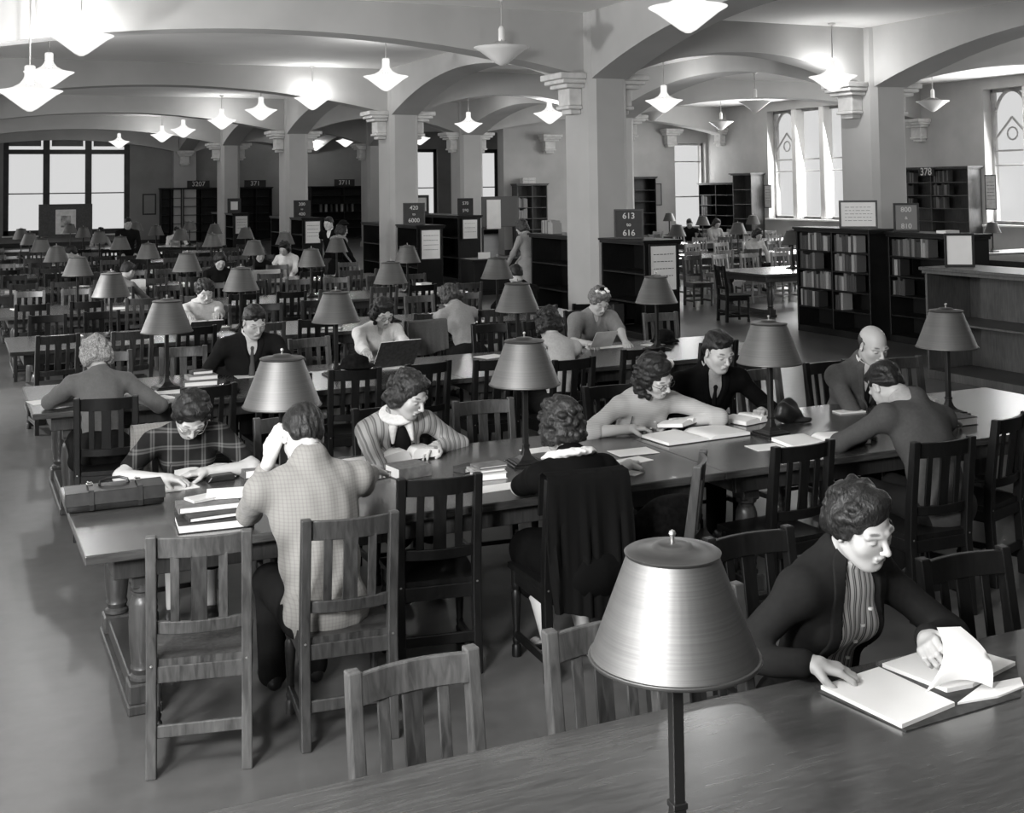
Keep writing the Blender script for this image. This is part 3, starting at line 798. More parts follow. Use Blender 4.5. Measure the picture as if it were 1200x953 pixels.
def skin_fn(v):
    def fn(nt, b):
        a = N(nt, 'ShaderNodeAttribute'); a.attribute_name = 'tone'
        r = ramp(nt, a.outputs['Fac'], [(0, v * .06), (.5, v * .42), (1, v)])
        nt.links.new(r, b.inputs['Base Color'])
        b.inputs['Subsurface Weight'].default_value = .0
    return fn
def skin(v=.5): return mat('skin_%d' % int(v * 100), v, .5, fn=skin_fn(v))
def cloth(name, kind, a, b_=None, sc=1.0):
    def fn(nt, b):
        v = coords(nt)
        sep = N(nt, 'ShaderNodeSeparateXYZ'); nt.links.new(v, sep.inputs[0])
        def wave(sock, freq, off=0.0):
            m = N(nt, 'ShaderNodeMath', operation='MULTIPLY_ADD'); m.inputs[1].default_value = freq; m.inputs[2].default_value = off
            nt.links.new(sock, m.inputs[0]); s = N(nt, 'ShaderNodeMath', operation='FRACT'); nt.links.new(m.outputs[0], s.inputs[0]); return s.outputs[0]
        n = noise(nt, v, 220, 2)
        col = None
        if kind == 'plain':
            col = ramp(nt, noise(nt, v, 60, 4), [(.35, a * .93), (.65, a * 1.05)])
        elif kind == 'knit':
            w = wave(sep.outputs[2], 110 * sc); col = ramp(nt, w, [(0, a * .82), (.5, a * 1.1), (1, a * .82)])
        elif kind == 'stripe':
            w = wave(sep.outputs[0], 26 * sc, .1)
            col = ramp(nt, w, [(0, a), (.3, a), (.34, b_), (.5, b_), (.54, a * .8), (.62, a * .8), (.66, b_ * 1.4), (.78, b_ * 1.4), (.82, a)], 'LINEAR')
        elif kind == 'plaid':
            w1 = wave(sep.outputs[0], 11 * sc, .0); w2 = wave(sep.outputs[2], 11 * sc, .2)
            st = [(0, .05), (.1, .05), (.13, .8), (.2, .8), (.22, .25), (.27, .25), (.29, .8), (.36, .8), (.39, .05)]
            r1 = ramp(nt, w1, [(p, q) for p, q in st]); r2 = ramp(nt, w2, [(p, q) for p, q in st])
            mm = N(nt, 'ShaderNodeMix', data_type='RGBA', blend_type='ADD'); mm.inputs[0].default_value = 1
            nt.links.new(r1, mm.inputs['A']); nt.links.new(r2, mm.inputs['B'])
            m2 = N(nt, 'ShaderNodeMix', data_type='RGBA'); nt.links.new(mm.outputs['Result'], m2.inputs[0])
            m2.inputs['A'].default_value = g(a); m2.inputs['B'].default_value = g(b_)
            sc2 = N(nt, 'ShaderNodeMath', operation='MULTIPLY'); sc2.inputs[1].default_value = .5
            nt.links.new(mm.outputs['Result'], sc2.inputs[0]); nt.links.new(sc2.outputs[0], m2.inputs[0])
            col = m2.outputs['Result']
        elif kind == 'check':
            w1 = wave(sep.outputs[0], 34 * sc); w2 = wave(sep.outputs[2], 34 * sc)
            r1 = ramp(nt, w1, [(0, 1), (.6, 1), (.72, .88), (.9, .88), (1, 1)]); r2 = ramp(nt, w2, [(0, 1), (.6, 1), (.72, .9), (.9, .9), (1, 1)])
            mm = N(nt, 'ShaderNodeMix', data_type='RGBA', blend_type='MULTIPLY'); mm.inputs[0].default_value = 1
            nt.links.new(r1, mm.inputs['A']); nt.links.new(r2, mm.inputs['B'])
            m2 = N(nt, 'ShaderNodeMix', data_type='RGBA', blend_type='MULTIPLY'); m2.inputs[0].default_value = 1
            nt.links.new(mm.outputs['Result'], m2.inputs['A']); m2.inputs['B'].default_value = g(a)
            col = m2.outputs['Result']
        nt.links.new(col, b.inputs['Base Color'])
        b.inputs['Roughness'].default_value = .9; b.inputs['Specular IOR Level'].default_value = .2 if a > .03 else .06
        b.inputs['Sheen Weight'].default_value = .12 if a > .1 else 0
        bump(nt, b, n, .15, .002)
    return mat('cloth_' + name, a, .9, fn=fn)
def hairmat(v):
    def fn(nt, b):
        f = noise(nt, coords(nt, (1, 1, .5)), 120, 3, .6)
        nt.links.new(ramp(nt, f, [(.35, v * .3), (.65, v * 1.0)]), b.inputs['Base Color'])
        b.inputs['Roughness'].default_value = .45; b.inputs['Specular IOR Level'].default_value = .35; bump(nt, b, f, .8, .006)
    return mat('hair_%d' % int(v * 1000), v, .42, fn=fn)

def ik(S, W, l1, l2, pole):
    S, W = np.array(S, float), np.array(W, float); d = W - S; D = np.linalg.norm(d)
    if D > (l1 + l2) * .995: W = S + d / D * (l1 + l2) * .995; d = W - S; D = np.linalg.norm(d)
    a = (l1 * l1 - l2 * l2 + D * D) / (2 * D); h = math.sqrt(max(l1 * l1 - a * a, 0))
    u = d / D; p = np.array(pole, float); p = p - (p @ u) * u; p = unit(p)
    return S + u * a + p * h, W

def ik2(S, W, l1, l2, q, ez, back=.0):
    'elbow on the reach circle whose height is closest to ez, leaning outwards (q = side)'
    S, W = np.array(S, float), np.array(W, float); d = W - S; D = np.linalg.norm(d)
    if D > (l1 + l2) * .99: W = S + d / D * (l1 + l2) * .99; d = W - S; D = np.linalg.norm(d)
    a = (l1 * l1 - l2 * l2 + D * D) / (2 * D); h = math.sqrt(max(l1 * l1 - a * a, 0)); u = d / D
    p1 = unit(np.cross(u, [0, 0, 1])); p2 = np.cross(u, p1); best = None
    for i in range(72):
        t = i * math.pi / 36; e = S + u * a + (p1 * math.cos(t) + p2 * math.sin(t)) * h
        out = (e[0] - S[0]) * q
        c = (e[2] - ez) ** 2 * 10 + (out - .10) ** 2 * (4 if out > .10 else 10) + max(0, back - (e[1] - S[1])) ** 2 * 2
        if best is None or c < best[0]: best = (c, e)
    return best[1], W
def hand(vol, W, d, nrm, side, curl=.5, s=1.0, k=.004, spread=.08, thumb_in=.5, curls=None):
    'wrist W, pointing d, palm normal nrm (where the palm looks), thumb side +1/-1 along cross'
    d = unit(d); n = unit(np.array(nrm) - (np.array(nrm) @ d) * d); x = np.cross(d, n) * side   # x points to the thumb
    W = np.array(W)
    base = [(.028, .088), (.009, .092), (-.010, .089), (-.027, .082)]
    L = [(.040, .024, .018), (.045, .027, .019), (.042, .025, .018), (.032, .019, .016)]
    vol.cap(W - d * .02 * s, W + d * .03 * s, .026 * s, .027 * s, k=.01)
    for (bx, by) in base:
        vol.cap(W + (x * bx * .55 + d * .02) * s, W + (x * bx + d * by) * s, .0145 * s, .0115 * s, k=.012)
    tips = []
    for i, ((bx, by), l) in enumerate(zip(base, L)):
        p = W + (x * bx + d * by) * s; cc = curl if curls is None else curls[i]
        ang = .15 + cc * .5; dd = unit(d + x * (1.2 - i) * spread * .5)
        r = [.0100, .0092, .0085, .0072]
        if i == 3: r = [q * .88 for q in r]
        for j, ll in enumerate(l):
            v = dd * math.cos(ang) + n * math.sin(ang); q = p + v * ll * s
            vol.cap(p, q, r[j] * s, r[j + 1] * s, k=.003 if j else .005); p = q; ang += .25 + cc * (1.0 if j == 0 else .7)
        tips.append(p)
    p = W + (x * .022 + d * .02) * s
    v = unit(d * .62 + x * .75 + n * (.25 + thumb_in * .35)); q = p + v * .045 * s; vol.cap(p, q, .0165 * s, .012 * s, k=.012)
    v = unit(d * .9 + x * .28 + n * (.25 + thumb_in * .5)); r_ = q + v * .032 * s; vol.cap(q, r_, .0115 * s, .0098 * s, k=.003)
    v = unit(d * .95 - x * (.1 + thumb_in * .3) + n * (.3 + thumb_in * .4)); t = r_ + v * .026 * s; vol.cap(r_, t, .0098 * s, .008 * s, k=.003)
    return t, tips

def head(vol, H, R, s, fem):
    def T(p): return H + R @ (np.array(p) * s)
    def e(p, r, k=.02, op='u', Q=None): vol.ell(T(p), [q * s for q in r], R if Q is None else R @ Q, k=k * s, op=op)
    def c(a, b, ra, rb, k=.01, op='u'): vol.cap(T(a), T(b), ra * s, rb * s, k=k * s, op=op)
    w = .94 if fem else 1.0
    e((0, -.014, .034), (.0745, .094, .082)); e((0, .022, -.022), (.062 * w, .067, .086), .03)
    e((0, .034, -.074), (.046 * w, .046, .036), .03); e((0, .066, -.099), (.02 * w, .018, .015), .02)
    c((-.05 * w, .0, -.055), (-.022, .055, -.095), .018, .014, .03); c((.05 * w, .0, -.055), (.022, .055, -.095), .018, .014, .03)
    for sx in (-1, 1):
        e((sx * .040, .055, -.030), (.022, .02, .022), .03)
        c((sx * .048, .074, .016), (sx * .014, .087, .014), .010, .011, .014)
        e((sx * .031, .099, -.003), (.017, .014, .010), .014, 's')
        e((sx * .031, .0785, -.004), (.0135, .0115, .0115), .004)
        # ear
        Q = Rz(sx * -.35)
        e((sx * .078, -.004, -.008), (.008, .019, .031), .006, 'u', Q); e((sx * .084, .002, -.004), (.006, .010, .018), .004, 's', Q)
    c((0, .088, .010), (0, .111, -.027), .0075, .0105, .012); e((0, .112, -.031), (.0105, .0105, .009), .006)
    for sx in (-1, 1): e((sx * .0115, .102, -.034), (.0075, .009, .0065), .004)
    e((0, .096, -.046), (.004, .006, .008), .006, 's')
    c((-.017, .0885, -.058), (.017, .0885, -.058), .0055, .0055, .006); c((-.006, .0935, -.057), (.006, .0935, -.057), .006, .006, .005)
    c((-.014, .088, -.068), (.014, .088, -.068), .0068, .0068, .006)
    c((-.024, .088, -.0627), (.024, .088, -.0627), .0018, .0018, .002, 's')
    e((0, .090, -.082), (.016, .008, .006), .008, 's')
def tone_fn(H, R, s, lip=.35, look='down', stubble=0):
    def f(V):
        P = (V - H) @ R / s; t = np.ones(len(V)); ax = np.abs(P[:, 0])
        def g_(c, r, a): 
            q = ((ax - c[0]) / r[0]) ** 2 + ((P[:, 1] - c[1]) / r[1]) ** 2 + ((P[:, 2] - c[2]) / r[2]) ** 2
            return a * np.clip(1.6 - 1.2 * q, 0, 1)
        t -= g_((.033, .086, .0245 ), (.016, .03, .0036), .7)           # eyebrows
        t -= g_((.031, .09, -.0085), (.0135, .014, .0026), .75)          # lash line of lowered lids
        t -= g_((.0, .095, -.0625), (.021, .02, .0085), lip)
        t -= g_((.0, .092, -.0627), (.02, .012, .0018), .3)
        t -= g_((.0065, .106, -.0395), (.0035, .006, .003), .7)
        return np.clip(t, 0, 1)
    return f

def hair_vol(vol, H, R, s, style, seed):
    def T(p): return H + R @ (np.array(p) * s)
    def e(p, r, k=.02, op='u', Q=None): vol.ell(T(p), [q * s for q in r], R if Q is None else R @ Q, k=k * s, op=op)
    if style in ('man', 'man_short', 'balding'):
        if style == 'balding':
            e((0, -.020, .020), (.0775, .092, .07), .01); e((0, .035, .108), (.07, .13, .058), .012, 's'); e((0, .095, -.02), (.085, .085, .11), .01, 's')
            e((0, -.02, -.10), (.12, .12, .07), .01, 's'); vol.noise(.0012 * s, 160, seed)
            return
        e((0, -.020, .040), (.0815, .099, .088), .01); e((0, .035, .092), (.058, .045, .030), .02)
        e((0, -.06, -.01), (.07, .05, .06), .02)
        e((0, .098, -.025), (.066, .062, .085), .012, 's'); e((0, .02, -.105), (.10, .14, .075), .012, 's')
        for sx in (-1, 1): e((sx * .083, .012, -.035), (.018, .03, .045), .008, 's')
        vol.noise(.0042 * s, 95, seed, (1.3, .35, 1))
    elif style in ('bob', 'bob_long', 'curly_back', 'fair'):
        e((0, -.02, .042), (.084, .103, .088), .01)
        lw = -.055 if style != 'bob_long' else -.085
        for sx in (-1, 1):
            e((sx * .073, -.012, -.005), (.030, .056, .055), .02); e((sx * .074, -.03, lw), (.032, .046, .038), .02)
        e((0, -.085, -.015), (.078, .040, .055), .02); e((0, -.078, lw), (.082, .042, .040), .02)
        e((0, .046, .094), (.060, .036, .026), .02)
        e((0, .105, -.03), (.060, .068, .088), .012, 's')
        r = random.Random(seed)
        for i in range(46):
            th = r.uniform(-2.35, 2.35); zz = r.uniform(lw - .02, .11)
            rr = .089 + (.01 if zz < .05 else -.03 * (zz - .05) / .06)
            rb = r.uniform(.012, .020)
            p = (rr * math.sin(th) * .95, -.018 - rr * 1.08 * math.cos(th), zz)
            if p[1] > .05 and zz < .07: continue
            e(p, (rb, rb, rb * 1.1), .008)
        vol.noise(.0042 * s, 95, seed)
    elif style == 'waves':   # short swept waves, ear showing
        e((0, -.02, .040), (.083, .102, .087), .01); e((-.015, .026, .086), (.058, .040, .028), .02)
        for sx in (-1, 1): e((sx * .070, -.022, .012), (.030, .056, .050), .02)
        e((0, -.082, -.02), (.072, .042, .055), .02); e((.045, .040, .062), (.028, .024, .024), .015)
        e((0, .105, -.032), (.066, .066, .086), .012, 's'); e((0, .03, -.10), (.11, .12, .062), .012, 's')
        r = random.Random(seed)
        for i in range(48):
            th = r.uniform(-2.5, 2.5); zz = r.uniform(-.02, .11); rr = .084 - (.03 * max(0, zz - .05) / .06); rb = r.uniform(.009, .015)
            p = (rr * math.sin(th), -.018 - rr * 1.1 * math.cos(th), zz)
            if p[1] > .045 and zz < .06: continue
            e(p, (rb * 1.4, rb * 1.4, rb), .010)
        vol.noise(.004 * s, 80, seed, (1, 1, .6))
    elif style == 'upswept':
        e((0, -.02, .045), (.083, .102, .090), .01); e((0, .045, .098), (.070, .040, .034), .02)
        for sx in (-1, 1): e((sx * .066, -.02, .03), (.034, .065, .055), .02)
        e((0, -.085, .0), (.070, .045, .065), .02); e((0, .105, -.035), (.068, .064, .090), .012, 's'); e((0, .02, -.105), (.10, .10, .07), .012, 's')
        r = random.Random(seed)
        for i in range(34):
            th = r.uniform(-2.6, 2.6); zz = r.uniform(.0, .12); rr = .082 - (.035 * max(0, zz - .05) / .07); rb = r.uniform(.012, .02)
            p = (rr * math.sin(th), -.018 - rr * 1.1 * math.cos(th), zz)
            if p[1] > .05 and zz < .075: continue
            e(p, (rb * 1.3, rb, rb), .007)
        vol.noise(.0045 * s, 85, seed, (1, .7, 1))

def person(name_label, group, H, face, wr, spec):
    """H: world position of the head's centre; face: heading angle (0 = looks +Y);
    wr: world wrist targets (left, right) or None; spec: look of hair, clothes and pose"""
    s = spec.get('s', 1.08); fem = spec.get('fem', True); h = spec.get('h', .006); det = spec.get('det', 1)
    Rw = Rz(face); org = np.array([H[0], H[1], 0.0])
    def L(p): return Rw.T @ (np.array(p, float) - org)
    Hl = L(H)
    hd = Rz(spec.get('yaw', 0)) @ Rx(-spec.get('nod', .6)) @ Ry(spec.get('tilt', 0))
    # neck base below and behind the head centre
    nb = Hl + hd @ (np.array([0, -.035, -.10]) * s) + np.array([0, -.035, -.055]) * s + np.array(spec.get('nb', (0, 0, 0)))
    stand = spec.get('stand', False)
    Lt = (.49 if fem else .51) * s
    if stand:
        P0 = np.array([nb[0], nb[1] - .02, nb[2] - Lt])
    else:
        pz = spec.get('pz', .53); dz = nb[2] - pz
        side = nb[0] - spec.get('px', 0)
        dy = min(math.sqrt(max(Lt * Lt - dz * dz, .0004)), spec.get('dy', .42)); P0 = np.array([spec.get('px', 0), nb[1] - dy, pz])
    sp = unit(nb - P0); fw = unit(np.cross(sp, [-1, 0, 0]) ) ; 
    if fw[1] < 0: fw = -fw
    xa = np.cross(fw, sp); xa = unit(xa + np.array([0, 0, 1]) * spec.get('shroll', 0))
    if xa[0] < 0: xa = -xa
    tw = spec.get('twist', 0); 
    if tw: c_, s_ = math.cos(tw), math.sin(tw); xa, fw = xa * c_ + fw * s_, fw * c_ - xa * s_
    B = np.stack([xa, fw, sp], 1)
    sf = min(1, np.linalg.norm(nb - P0) / Lt); waist = P0 + sp * .17 * s * sf; chest = P0 + sp * .335 * s * sf
    sw = (.172 if fem else .198) * s
    SH = [nb - sp * .055 * s + xa * q * sw + fw * .015 * s for q in (-1, 1)]
    ua, fa = (.275 if fem else .295) * s, (.235 if fem else .255) * s
    poles = spec.get('poles', ((-.9, -.2, -1.0), (.9, -.2, -1.0)))
    EL, WR = [], []
    for i in (0, 1):
        q = -1 if i == 0 else 1
        if wr and wr[i] is not None: w = L(wr[i])
        else: w = P0 + np.array([q * .14, .34, .02])
        ezz = spec.get('ez', (.81, .81)); ezz = ezz if isinstance(ezz, tuple) else (ezz, ezz)
        if stand: e, w = ik(SH[i], w, ua, fa, poles[i])
        elif spec.get('el') and spec['el'][i] is not None: e, w = ik(SH[i], w, ua, fa, L(spec['el'][i]) - SH[i])
        else: e, w = ik2(SH[i], w, ua, fa, q, ezz[i], spec.get('eback', .02))
        EL.append(e); WR.append(w)
    if stand:
        KN = [P0 + np.array([q * .09, .02, -.44 * s]) for q in (-1, 1)]; AN = [np.array([P0[0] + q * .1, P0[1] - .02, .09]) for q in (-1, 1)]
    else:
        kf = spec.get('knee', .43); KN = [P0 + np.array([q * .10, kf * s, -.01]) for q in (-1, 1)]
        af = spec.get('ankle', -.03); AN = [np.array([k_[0], k_[1] + af, .10]) for k_ in KN]
    HP = [P0 + np.array([q * .085 * s, .01, -.02]) for q in (-1, 1)]
    def torso(v, g_=0.0, k=.05, breast=True, low=True):
        v.ell(chest + sp * .02, [(.142 if fem else .165) * s + g_, .102 * s + g_, .165 * s + g_], B, k=k)
        v.ell(chest + sp * .10 * s, [(.135 if fem else .160) * s + g_, .080 * s + g_, .085 * s + g_], B, k=k)
        v.cap(SH[0] + xa * .02, SH[1] - xa * .02, .052 * s + g_, k=k)
        v.cap(nb - sp * .02, nb - sp * .10, .055 * s + g_, .07 * s + g_, k=k)
        v.cap(nb + sp * .01, (SH[0] + nb) / 2 - sp * .01, .038 * s + g_, .042 * s + g_, k=k); v.cap(nb + sp * .01, (SH[1] + nb) / 2 - sp * .01, .038 * s + g_, .042 * s + g_, k=k)
        v.ell(waist, [(.118 if fem else .145) * s + g_, .092 * s + g_, .13 * s + g_], B, k=k)
        if low: v.ell(P0, [.158 * s + g_, .118 * s + g_, .12 * s + g_], B, k=k)
        if fem and breast:
            for q in (-1, 1): v.ell(chest + xa * q * .066 * s + fw * .072 * s - sp * .005, [.054 * s + g_ * .5] * 3, B, k=.06)
    def arm(v, i, r0, r1, r2, a=0, b=1, k=.03, r1b=None):
        'a,b: start and end along the arm, 0..1 shoulder to elbow, 1..2 elbow to wrist'
        r1b = r1 if r1b is None else r1b
        if a < 1: v.cap(SH[i] + (EL[i] - SH[i]) * a, SH[i] + (EL[i] - SH[i]) * min(b, 1), r0 + (r1 - r0) * a, r1, k=k)
        if b > 1: v.cap(EL[i], EL[i] + (WR[i] - EL[i]) * (b - 1), r1b, r1b + (r2 - r1b) * (b - 1), k=k)
    pts = np.array(SH + EL + WR + KN + AN + [P0, nb, Hl])
    lo, hi = pts.min(0) - .3, pts.max(0) + .3; lo[2] = -.01
    # ---- body
    parts = []
    hf = min(h, .0042) if det else h * .75
    hv = Vol(Hl - .17 * s, Hl + .17 * s, hf)
    neckr = (.046 if fem else .056) * s
    head(hv, Hl, hd, s, fem)
    hv.cap(Hl + hd @ (np.array([0, -.03, -.06]) * s), nb + sp * .02, neckr, neckr * 1.12, k=.035)
    hv.cap(nb + sp * .02, nb - sp * .03, neckr * 1.12, neckr * 1.35, k=.03)
    parts.append(hv.surf())
    hs = spec.get('hands', ({}, {}))
    for i in (0, 1):
        if spec.get('nohands'): break
        o = dict(hs[i]); dd = o.pop('d', None)
        fdir = unit(WR[i] - EL[i]); 
        if dd is not None: fdir = unit(Rw.T @ np.array(dd, float))
        nn = Rw.T @ np.array(o.pop('n', (0, 0, -1)), float)
        side = (1 if i == 0 else -1)
        av = Vol(np.minimum(EL[i], WR[i]) - .2, np.maximum(EL[i], WR[i]) + .2, hf)
        arm(av, i, .044 * s, .037 * s, .025 * s, .2, 2, .02, .039 * s)
        hand(av, WR[i], fdir, nn, side, s=s * .98, **o)
        parts.append(av.surf())
    if spec.get('legs'):
        lv = Vol(np.minimum.reduce(KN + AN) - .2, np.maximum.reduce(KN + AN) + .2, h)
        for i in (0, 1):
            lv.cap(KN[i], KN[i] * .55 + AN[i] * .45 + np.array([0, -.01, 0]), .052 * s, .05 * s, k=.02); lv.cap(KN[i] * .55 + AN[i] * .45 + np.array([0, -.01, 0]), AN[i], .05 * s, .033 * s, k=.02)
            lv.cap(AN[i] + [0, -.02, -.03], AN[i] + [0, .13, -.065], .03, .022, k=.02)
        parts.append(lv.surf())
    bv = Vol(lo, [hi[0], hi[1], nb[2] + .05], max(h * 1.8, .012)); torso(bv, -.012)
    for i in (0, 1): arm(bv, i, .045 * s, .036 * s, .024 * s, 0, 1.3)
    for i in (0, 1): bv.cap(HP[i], KN[i], .07 * s, .05 * s); bv.cap(KN[i], AN[i], .045 * s, .03 * s)
    parts.append(bv.surf())
    tone = tone_fn(Hl, hd, s, spec.get('lip', .4 if fem else .15))
    me = np_mesh('person', parts, skin(spec.get('skin', .55)), tone)
    root = bpy.data.objects.new('person', me); COL.objects.link(root)
    root.location = tuple(org); root.rotation_euler = (0, 0, face)
    tag(root, name_label, 'person', group)
    def child(nm, prt, material):
        m_ = np_mesh(nm, prt, material)
        if m_ is None: return None
        o = bpy.data.objects.new(nm, m_); COL.objects.link(o); o.parent = root; return o
    # ---- hair
    st = spec.get('hair', 'bob')
    if st:
        vv = Vol(Hl - .21 * s, Hl + .21 * s, hf * 1.05); hair_vol(vv, Hl, hd, s, st, spec.get('seed', 1))
        child('hair', [vv.surf()], hairmat(spec.get('hairv', .02)))
    # ---- garments
    top = spec['top']; cm = spec['topm']; wr_amp = spec.get('wrinkle', .0035)
    def T(p): return Hl + hd @ (np.array(p) * s)
    chin_dir = unit(fw + sp * .1)
    sl = spec.get('sleeve', 2.0)
    if top in ('jacket', 'jacket_woman'):
        vv = Vol(lo, [hi[0], hi[1], nb[2] + .12], h); torso(vv, .004, breast=True)
        vv.cap(Hl + hd @ (np.array([0, -.03, -.09]) * s), nb, neckr + .008, neckr * 1.2 + .008, k=.02)
        # shirt collar opening
        vv.ell(Hl + hd @ (np.array([0, .0, -.03]) * s), [.09 * s, .12 * s, .085 * s], hd, k=.004, op='s')
        child('shirt', [vv.surf()], spec['shirtm'])
        g1 = .022
        vv = Vol(lo, [hi[0], hi[1], nb[2] + .12], h); torso(vv, g1 - .004)
        vv.cap(SH[0], SH[1], .058 * s + .006, k=.03)
        vv.cap(nb + sp * .035 * s - fw * .012, nb - sp * .05, neckr * 1.2 + .010, neckr * 1.3 + .02, k=.02)
        for i in (0, 1): arm(vv, i, .056 * s, .047 * s, .038 * s, 0, min(sl, 1.93), .035, .046 * s)
        vv.noise(wr_amp, 34, spec.get('seed', 1), (1, 1, .7))
        # open front: V between the lapels
        vb = chest - sp * spec.get('vdeep', .10) * s + fw * .17 * s
        va = nb + sp * .05 + fw * .12 * s; vr = (.075 * s, spec.get('vlow', .012)); pre = vv.d.copy()
        vv.cap(va, vb, vr[0], vr[1], k=.004, op='s')
        vv.ell(Hl + hd @ (np.array([0, -.0, -.02]) * s), [.075 * s, .12 * s, .085 * s], hd, k=.004, op='s')
        child('jacket', [vv.surf()], cm)
        if det:
            lv = vv.like(pre - .007)
            def inter(f): lv.d = np.maximum(lv.d, f)
            X, Y, Z = vv.ax[0][:, None, None], vv.ax[1][None, :, None], vv.ax[2][None, None, :]
            def capd(a_, b_, ra, rb):
                ba = b_ - a_; LL = float(ba @ ba); px, py, pz = X - a_[0], Y - a_[1], Z - a_[2]
                t = np.clip((px * ba[0] + py * ba[1] + pz * ba[2]) / LL, 0, 1)
                return np.sqrt((px - t * ba[0]) ** 2 + (py - t * ba[1]) ** 2 + (pz - t * ba[2]) ** 2) - (ra + (rb - ra) * t)
            ra, rb = vr
            inter(capd(va, vb, ra + .042 * s, rb + .012)); inter(-capd(va, vb, ra, rb))
            inter(-((X - nb[0]) * fw[0] + (Y - nb[1]) * fw[1] + (Z - nb[2]) * fw[2] + .03))
            child('lapels', [lv.surf()], cm)
            cv = Vol(nb - .2, nb + .2, max(h * .9, .004)); 
            cv.cap(Hl + hd @ (np.array([0, -.03, -.08]) * s), nb - sp * .03, neckr + .014, neckr * 1.2 + .014, k=.01)
            cv.ell(Hl + hd @ (np.array([0, .0, -.03]) * s), [.1 * s, .12 * s, .088 * s], hd, k=.004, op='s'); cv.cap(nb + fw * .14 + sp * .06, nb + fw * .1 - sp * .10, .02, .05, k=.004, op='s')
            child('shirt_collar', [cv.surf()], spec['shirtm'])
        if spec.get('tie'):
            tv = Vol(chest - .25, nb + .2, max(h * .8, .004)); a = nb + fw * .092 * s - sp * .045 * s
            tv.cap(a, a - sp * .02, .017, .013, k=.004); tv.cap(a - sp * .02, vb - fw * .03 * s - sp * .02, .014, .028, k=.006)
            child('tie', [tv.surf()], spec['tie'])
    elif top:
        vv = Vol(lo, [hi[0], hi[1], nb[2] + .15], h); torso(vv, .006)
        for i in (0, 1):
            puff = spec.get('puff', 0)
            arm(vv, i, .052 * s + puff, .045 * s + puff * .5, .034 * s, 0, sl, .035, .045 * s)
        if spec.get('collar', 'round') != 'low': vv.cap(nb + sp * .02 * s, nb - sp * .04, neckr * 1.16 + .006, neckr * 1.3 + .01, k=.02)
        vv.noise(wr_amp, 38, spec.get('seed', 1), (1, 1, .7))
        pre = vv.d.copy()
        vv.ell(Hl + hd @ (np.array([0, .01, -.03]) * s), [.07 * s, .115 * s, .10 * s], hd, k=.004, op='s')
        if spec.get('collar') == 'v': vv.cap(nb + sp * .04 + fw * .10, chest + sp * .05 * s + fw * .13 * s, .05 * s, .008, k=.004, op='s')
        child({'blouse': 'blouse', 'sweater': 'sweater', 'dress': 'dress', 'shirt': 'shirt', 'jacket2': 'jacket', 'coat': 'coat'}.get(top, top), [vv.surf()], cm)
        if spec.get('collarm') is not None:
            cv = Vol(nb - .24, nb + .24, max(h * .8, .004)); cr = spec.get('collr', 1.0); bk = .018 * s
            cv.ell(nb + fw * .012 + sp * .028 * s, [.112 * s * cr, .105 * s * cr, .028 * s], B @ Rx(.12), k=.01)
            if spec.get('points'):
                for q in (-1, 1): cv.cap(nb + xa * q * .045 * s + fw * .080 * s + sp * .005, nb + xa * q * .055 * s + fw * .128 * s - sp * .055 * s, .026, .010, k=.012)
            cv.cap(nb + sp * .05 + fw * .12, nb + fw * .16 * s - sp * .07, .008, .034, k=.004, op='s')
            if spec.get('lace'): cv.noise(.004, 130, 9)
            child('collar', [cv.surf()], spec['collarm'])
    if spec.get('front') is not None:   # dark blouse front between open jacket edges
        fv = Vol(chest - .3, nb + .15, max(h, .005)); fv.ell(chest - sp * .03 + fw * .080 * s, [.072 * s, .092 * s, .19 * s], B, k=.01); 
        child('blouse_front', [fv.surf()], spec['front'])
    if spec.get('buttons'):
        mb = MB(); n_ = spec['buttons']; off = spec.get('boff', 0)
        for q in ((-1, 1) if off else (1,)):
            for t in range(n_):
                p = chest + sp * (.09 - .062 * t) * s + fw * (.148 - .012 * t + spec.get('bfw', 0)) * s + xa * q * off
                mb.lathe([(.0001, -.004), (.008, -.003), (.008, .003), (.0001, .004)], tuple(p), 10, False)
        mb.build('buttons', spec.get('buttonm', 'white_in'), root, smooth=True)
    # ---- lower garment
    lm = spec.get('lowm', cloth('dark_skirt', 'plain', .012)); vv = Vol([lo[0], lo[1], -.01], [hi[0], hi[1], P0[2] + .25], max(h * 1.3, .008))
    if fem:
        vv.ell(P0, [.17 * s, .13 * s, .12 * s], B, k=.04)
        if stand:
            vv.cap(P0, P0 + np.array([0, 0, -.5 * s]), .15 * s, .2 * s, k=.06)
        else:
            for i in (0, 1): vv.cap(HP[i], KN[i], .092 * s, .078 * s, k=.10)
            mk = (KN[0] + KN[1]) / 2; vv.cap((HP[0] + HP[1]) / 2, mk, .09 * s, .075 * s, k=.08)
            for i in (0, 1): vv.cap(KN[i], KN[i] + (AN[i] - KN[i]) * .35, .075 * s, .085 * s, k=.06)
        vv.noise(.004, 26, 3); child('skirt', [vv.surf()], lm)
    else:
        vv.ell(P0, [.165 * s, .125 * s, .11 * s], B, k=.04)
        for i in (0, 1): vv.cap(HP[i], KN[i], .090 * s, .068 * s, k=.03); vv.cap(KN[i], AN[i] + [0, 0, -.02], .066 * s, .055 * s, k=.03)
        vv.noise(.004, 26, 3); child('trousers', [vv.surf()], lm)
    sv = Vol(np.minimum.reduce(AN) - .2, np.maximum.reduce(AN) + .3, max(h, .007))
    for i in (0, 1):
        a = AN[i]; sv.cap(a + [0, -.03, -.055], a + [0, .14, -.062], .036, .034, k=.02); sv.cap(a + [0, -.03, -.03], a + [0, .05, -.045], .034, .034, k=.02)
        if fem: sv.cap(a + [0, -.045, -.05], a + [0, -.05, -.092], .018, .013, k=.008)
    child('shoes', [sv.surf()], spec.get('shoem') or M('leather'))
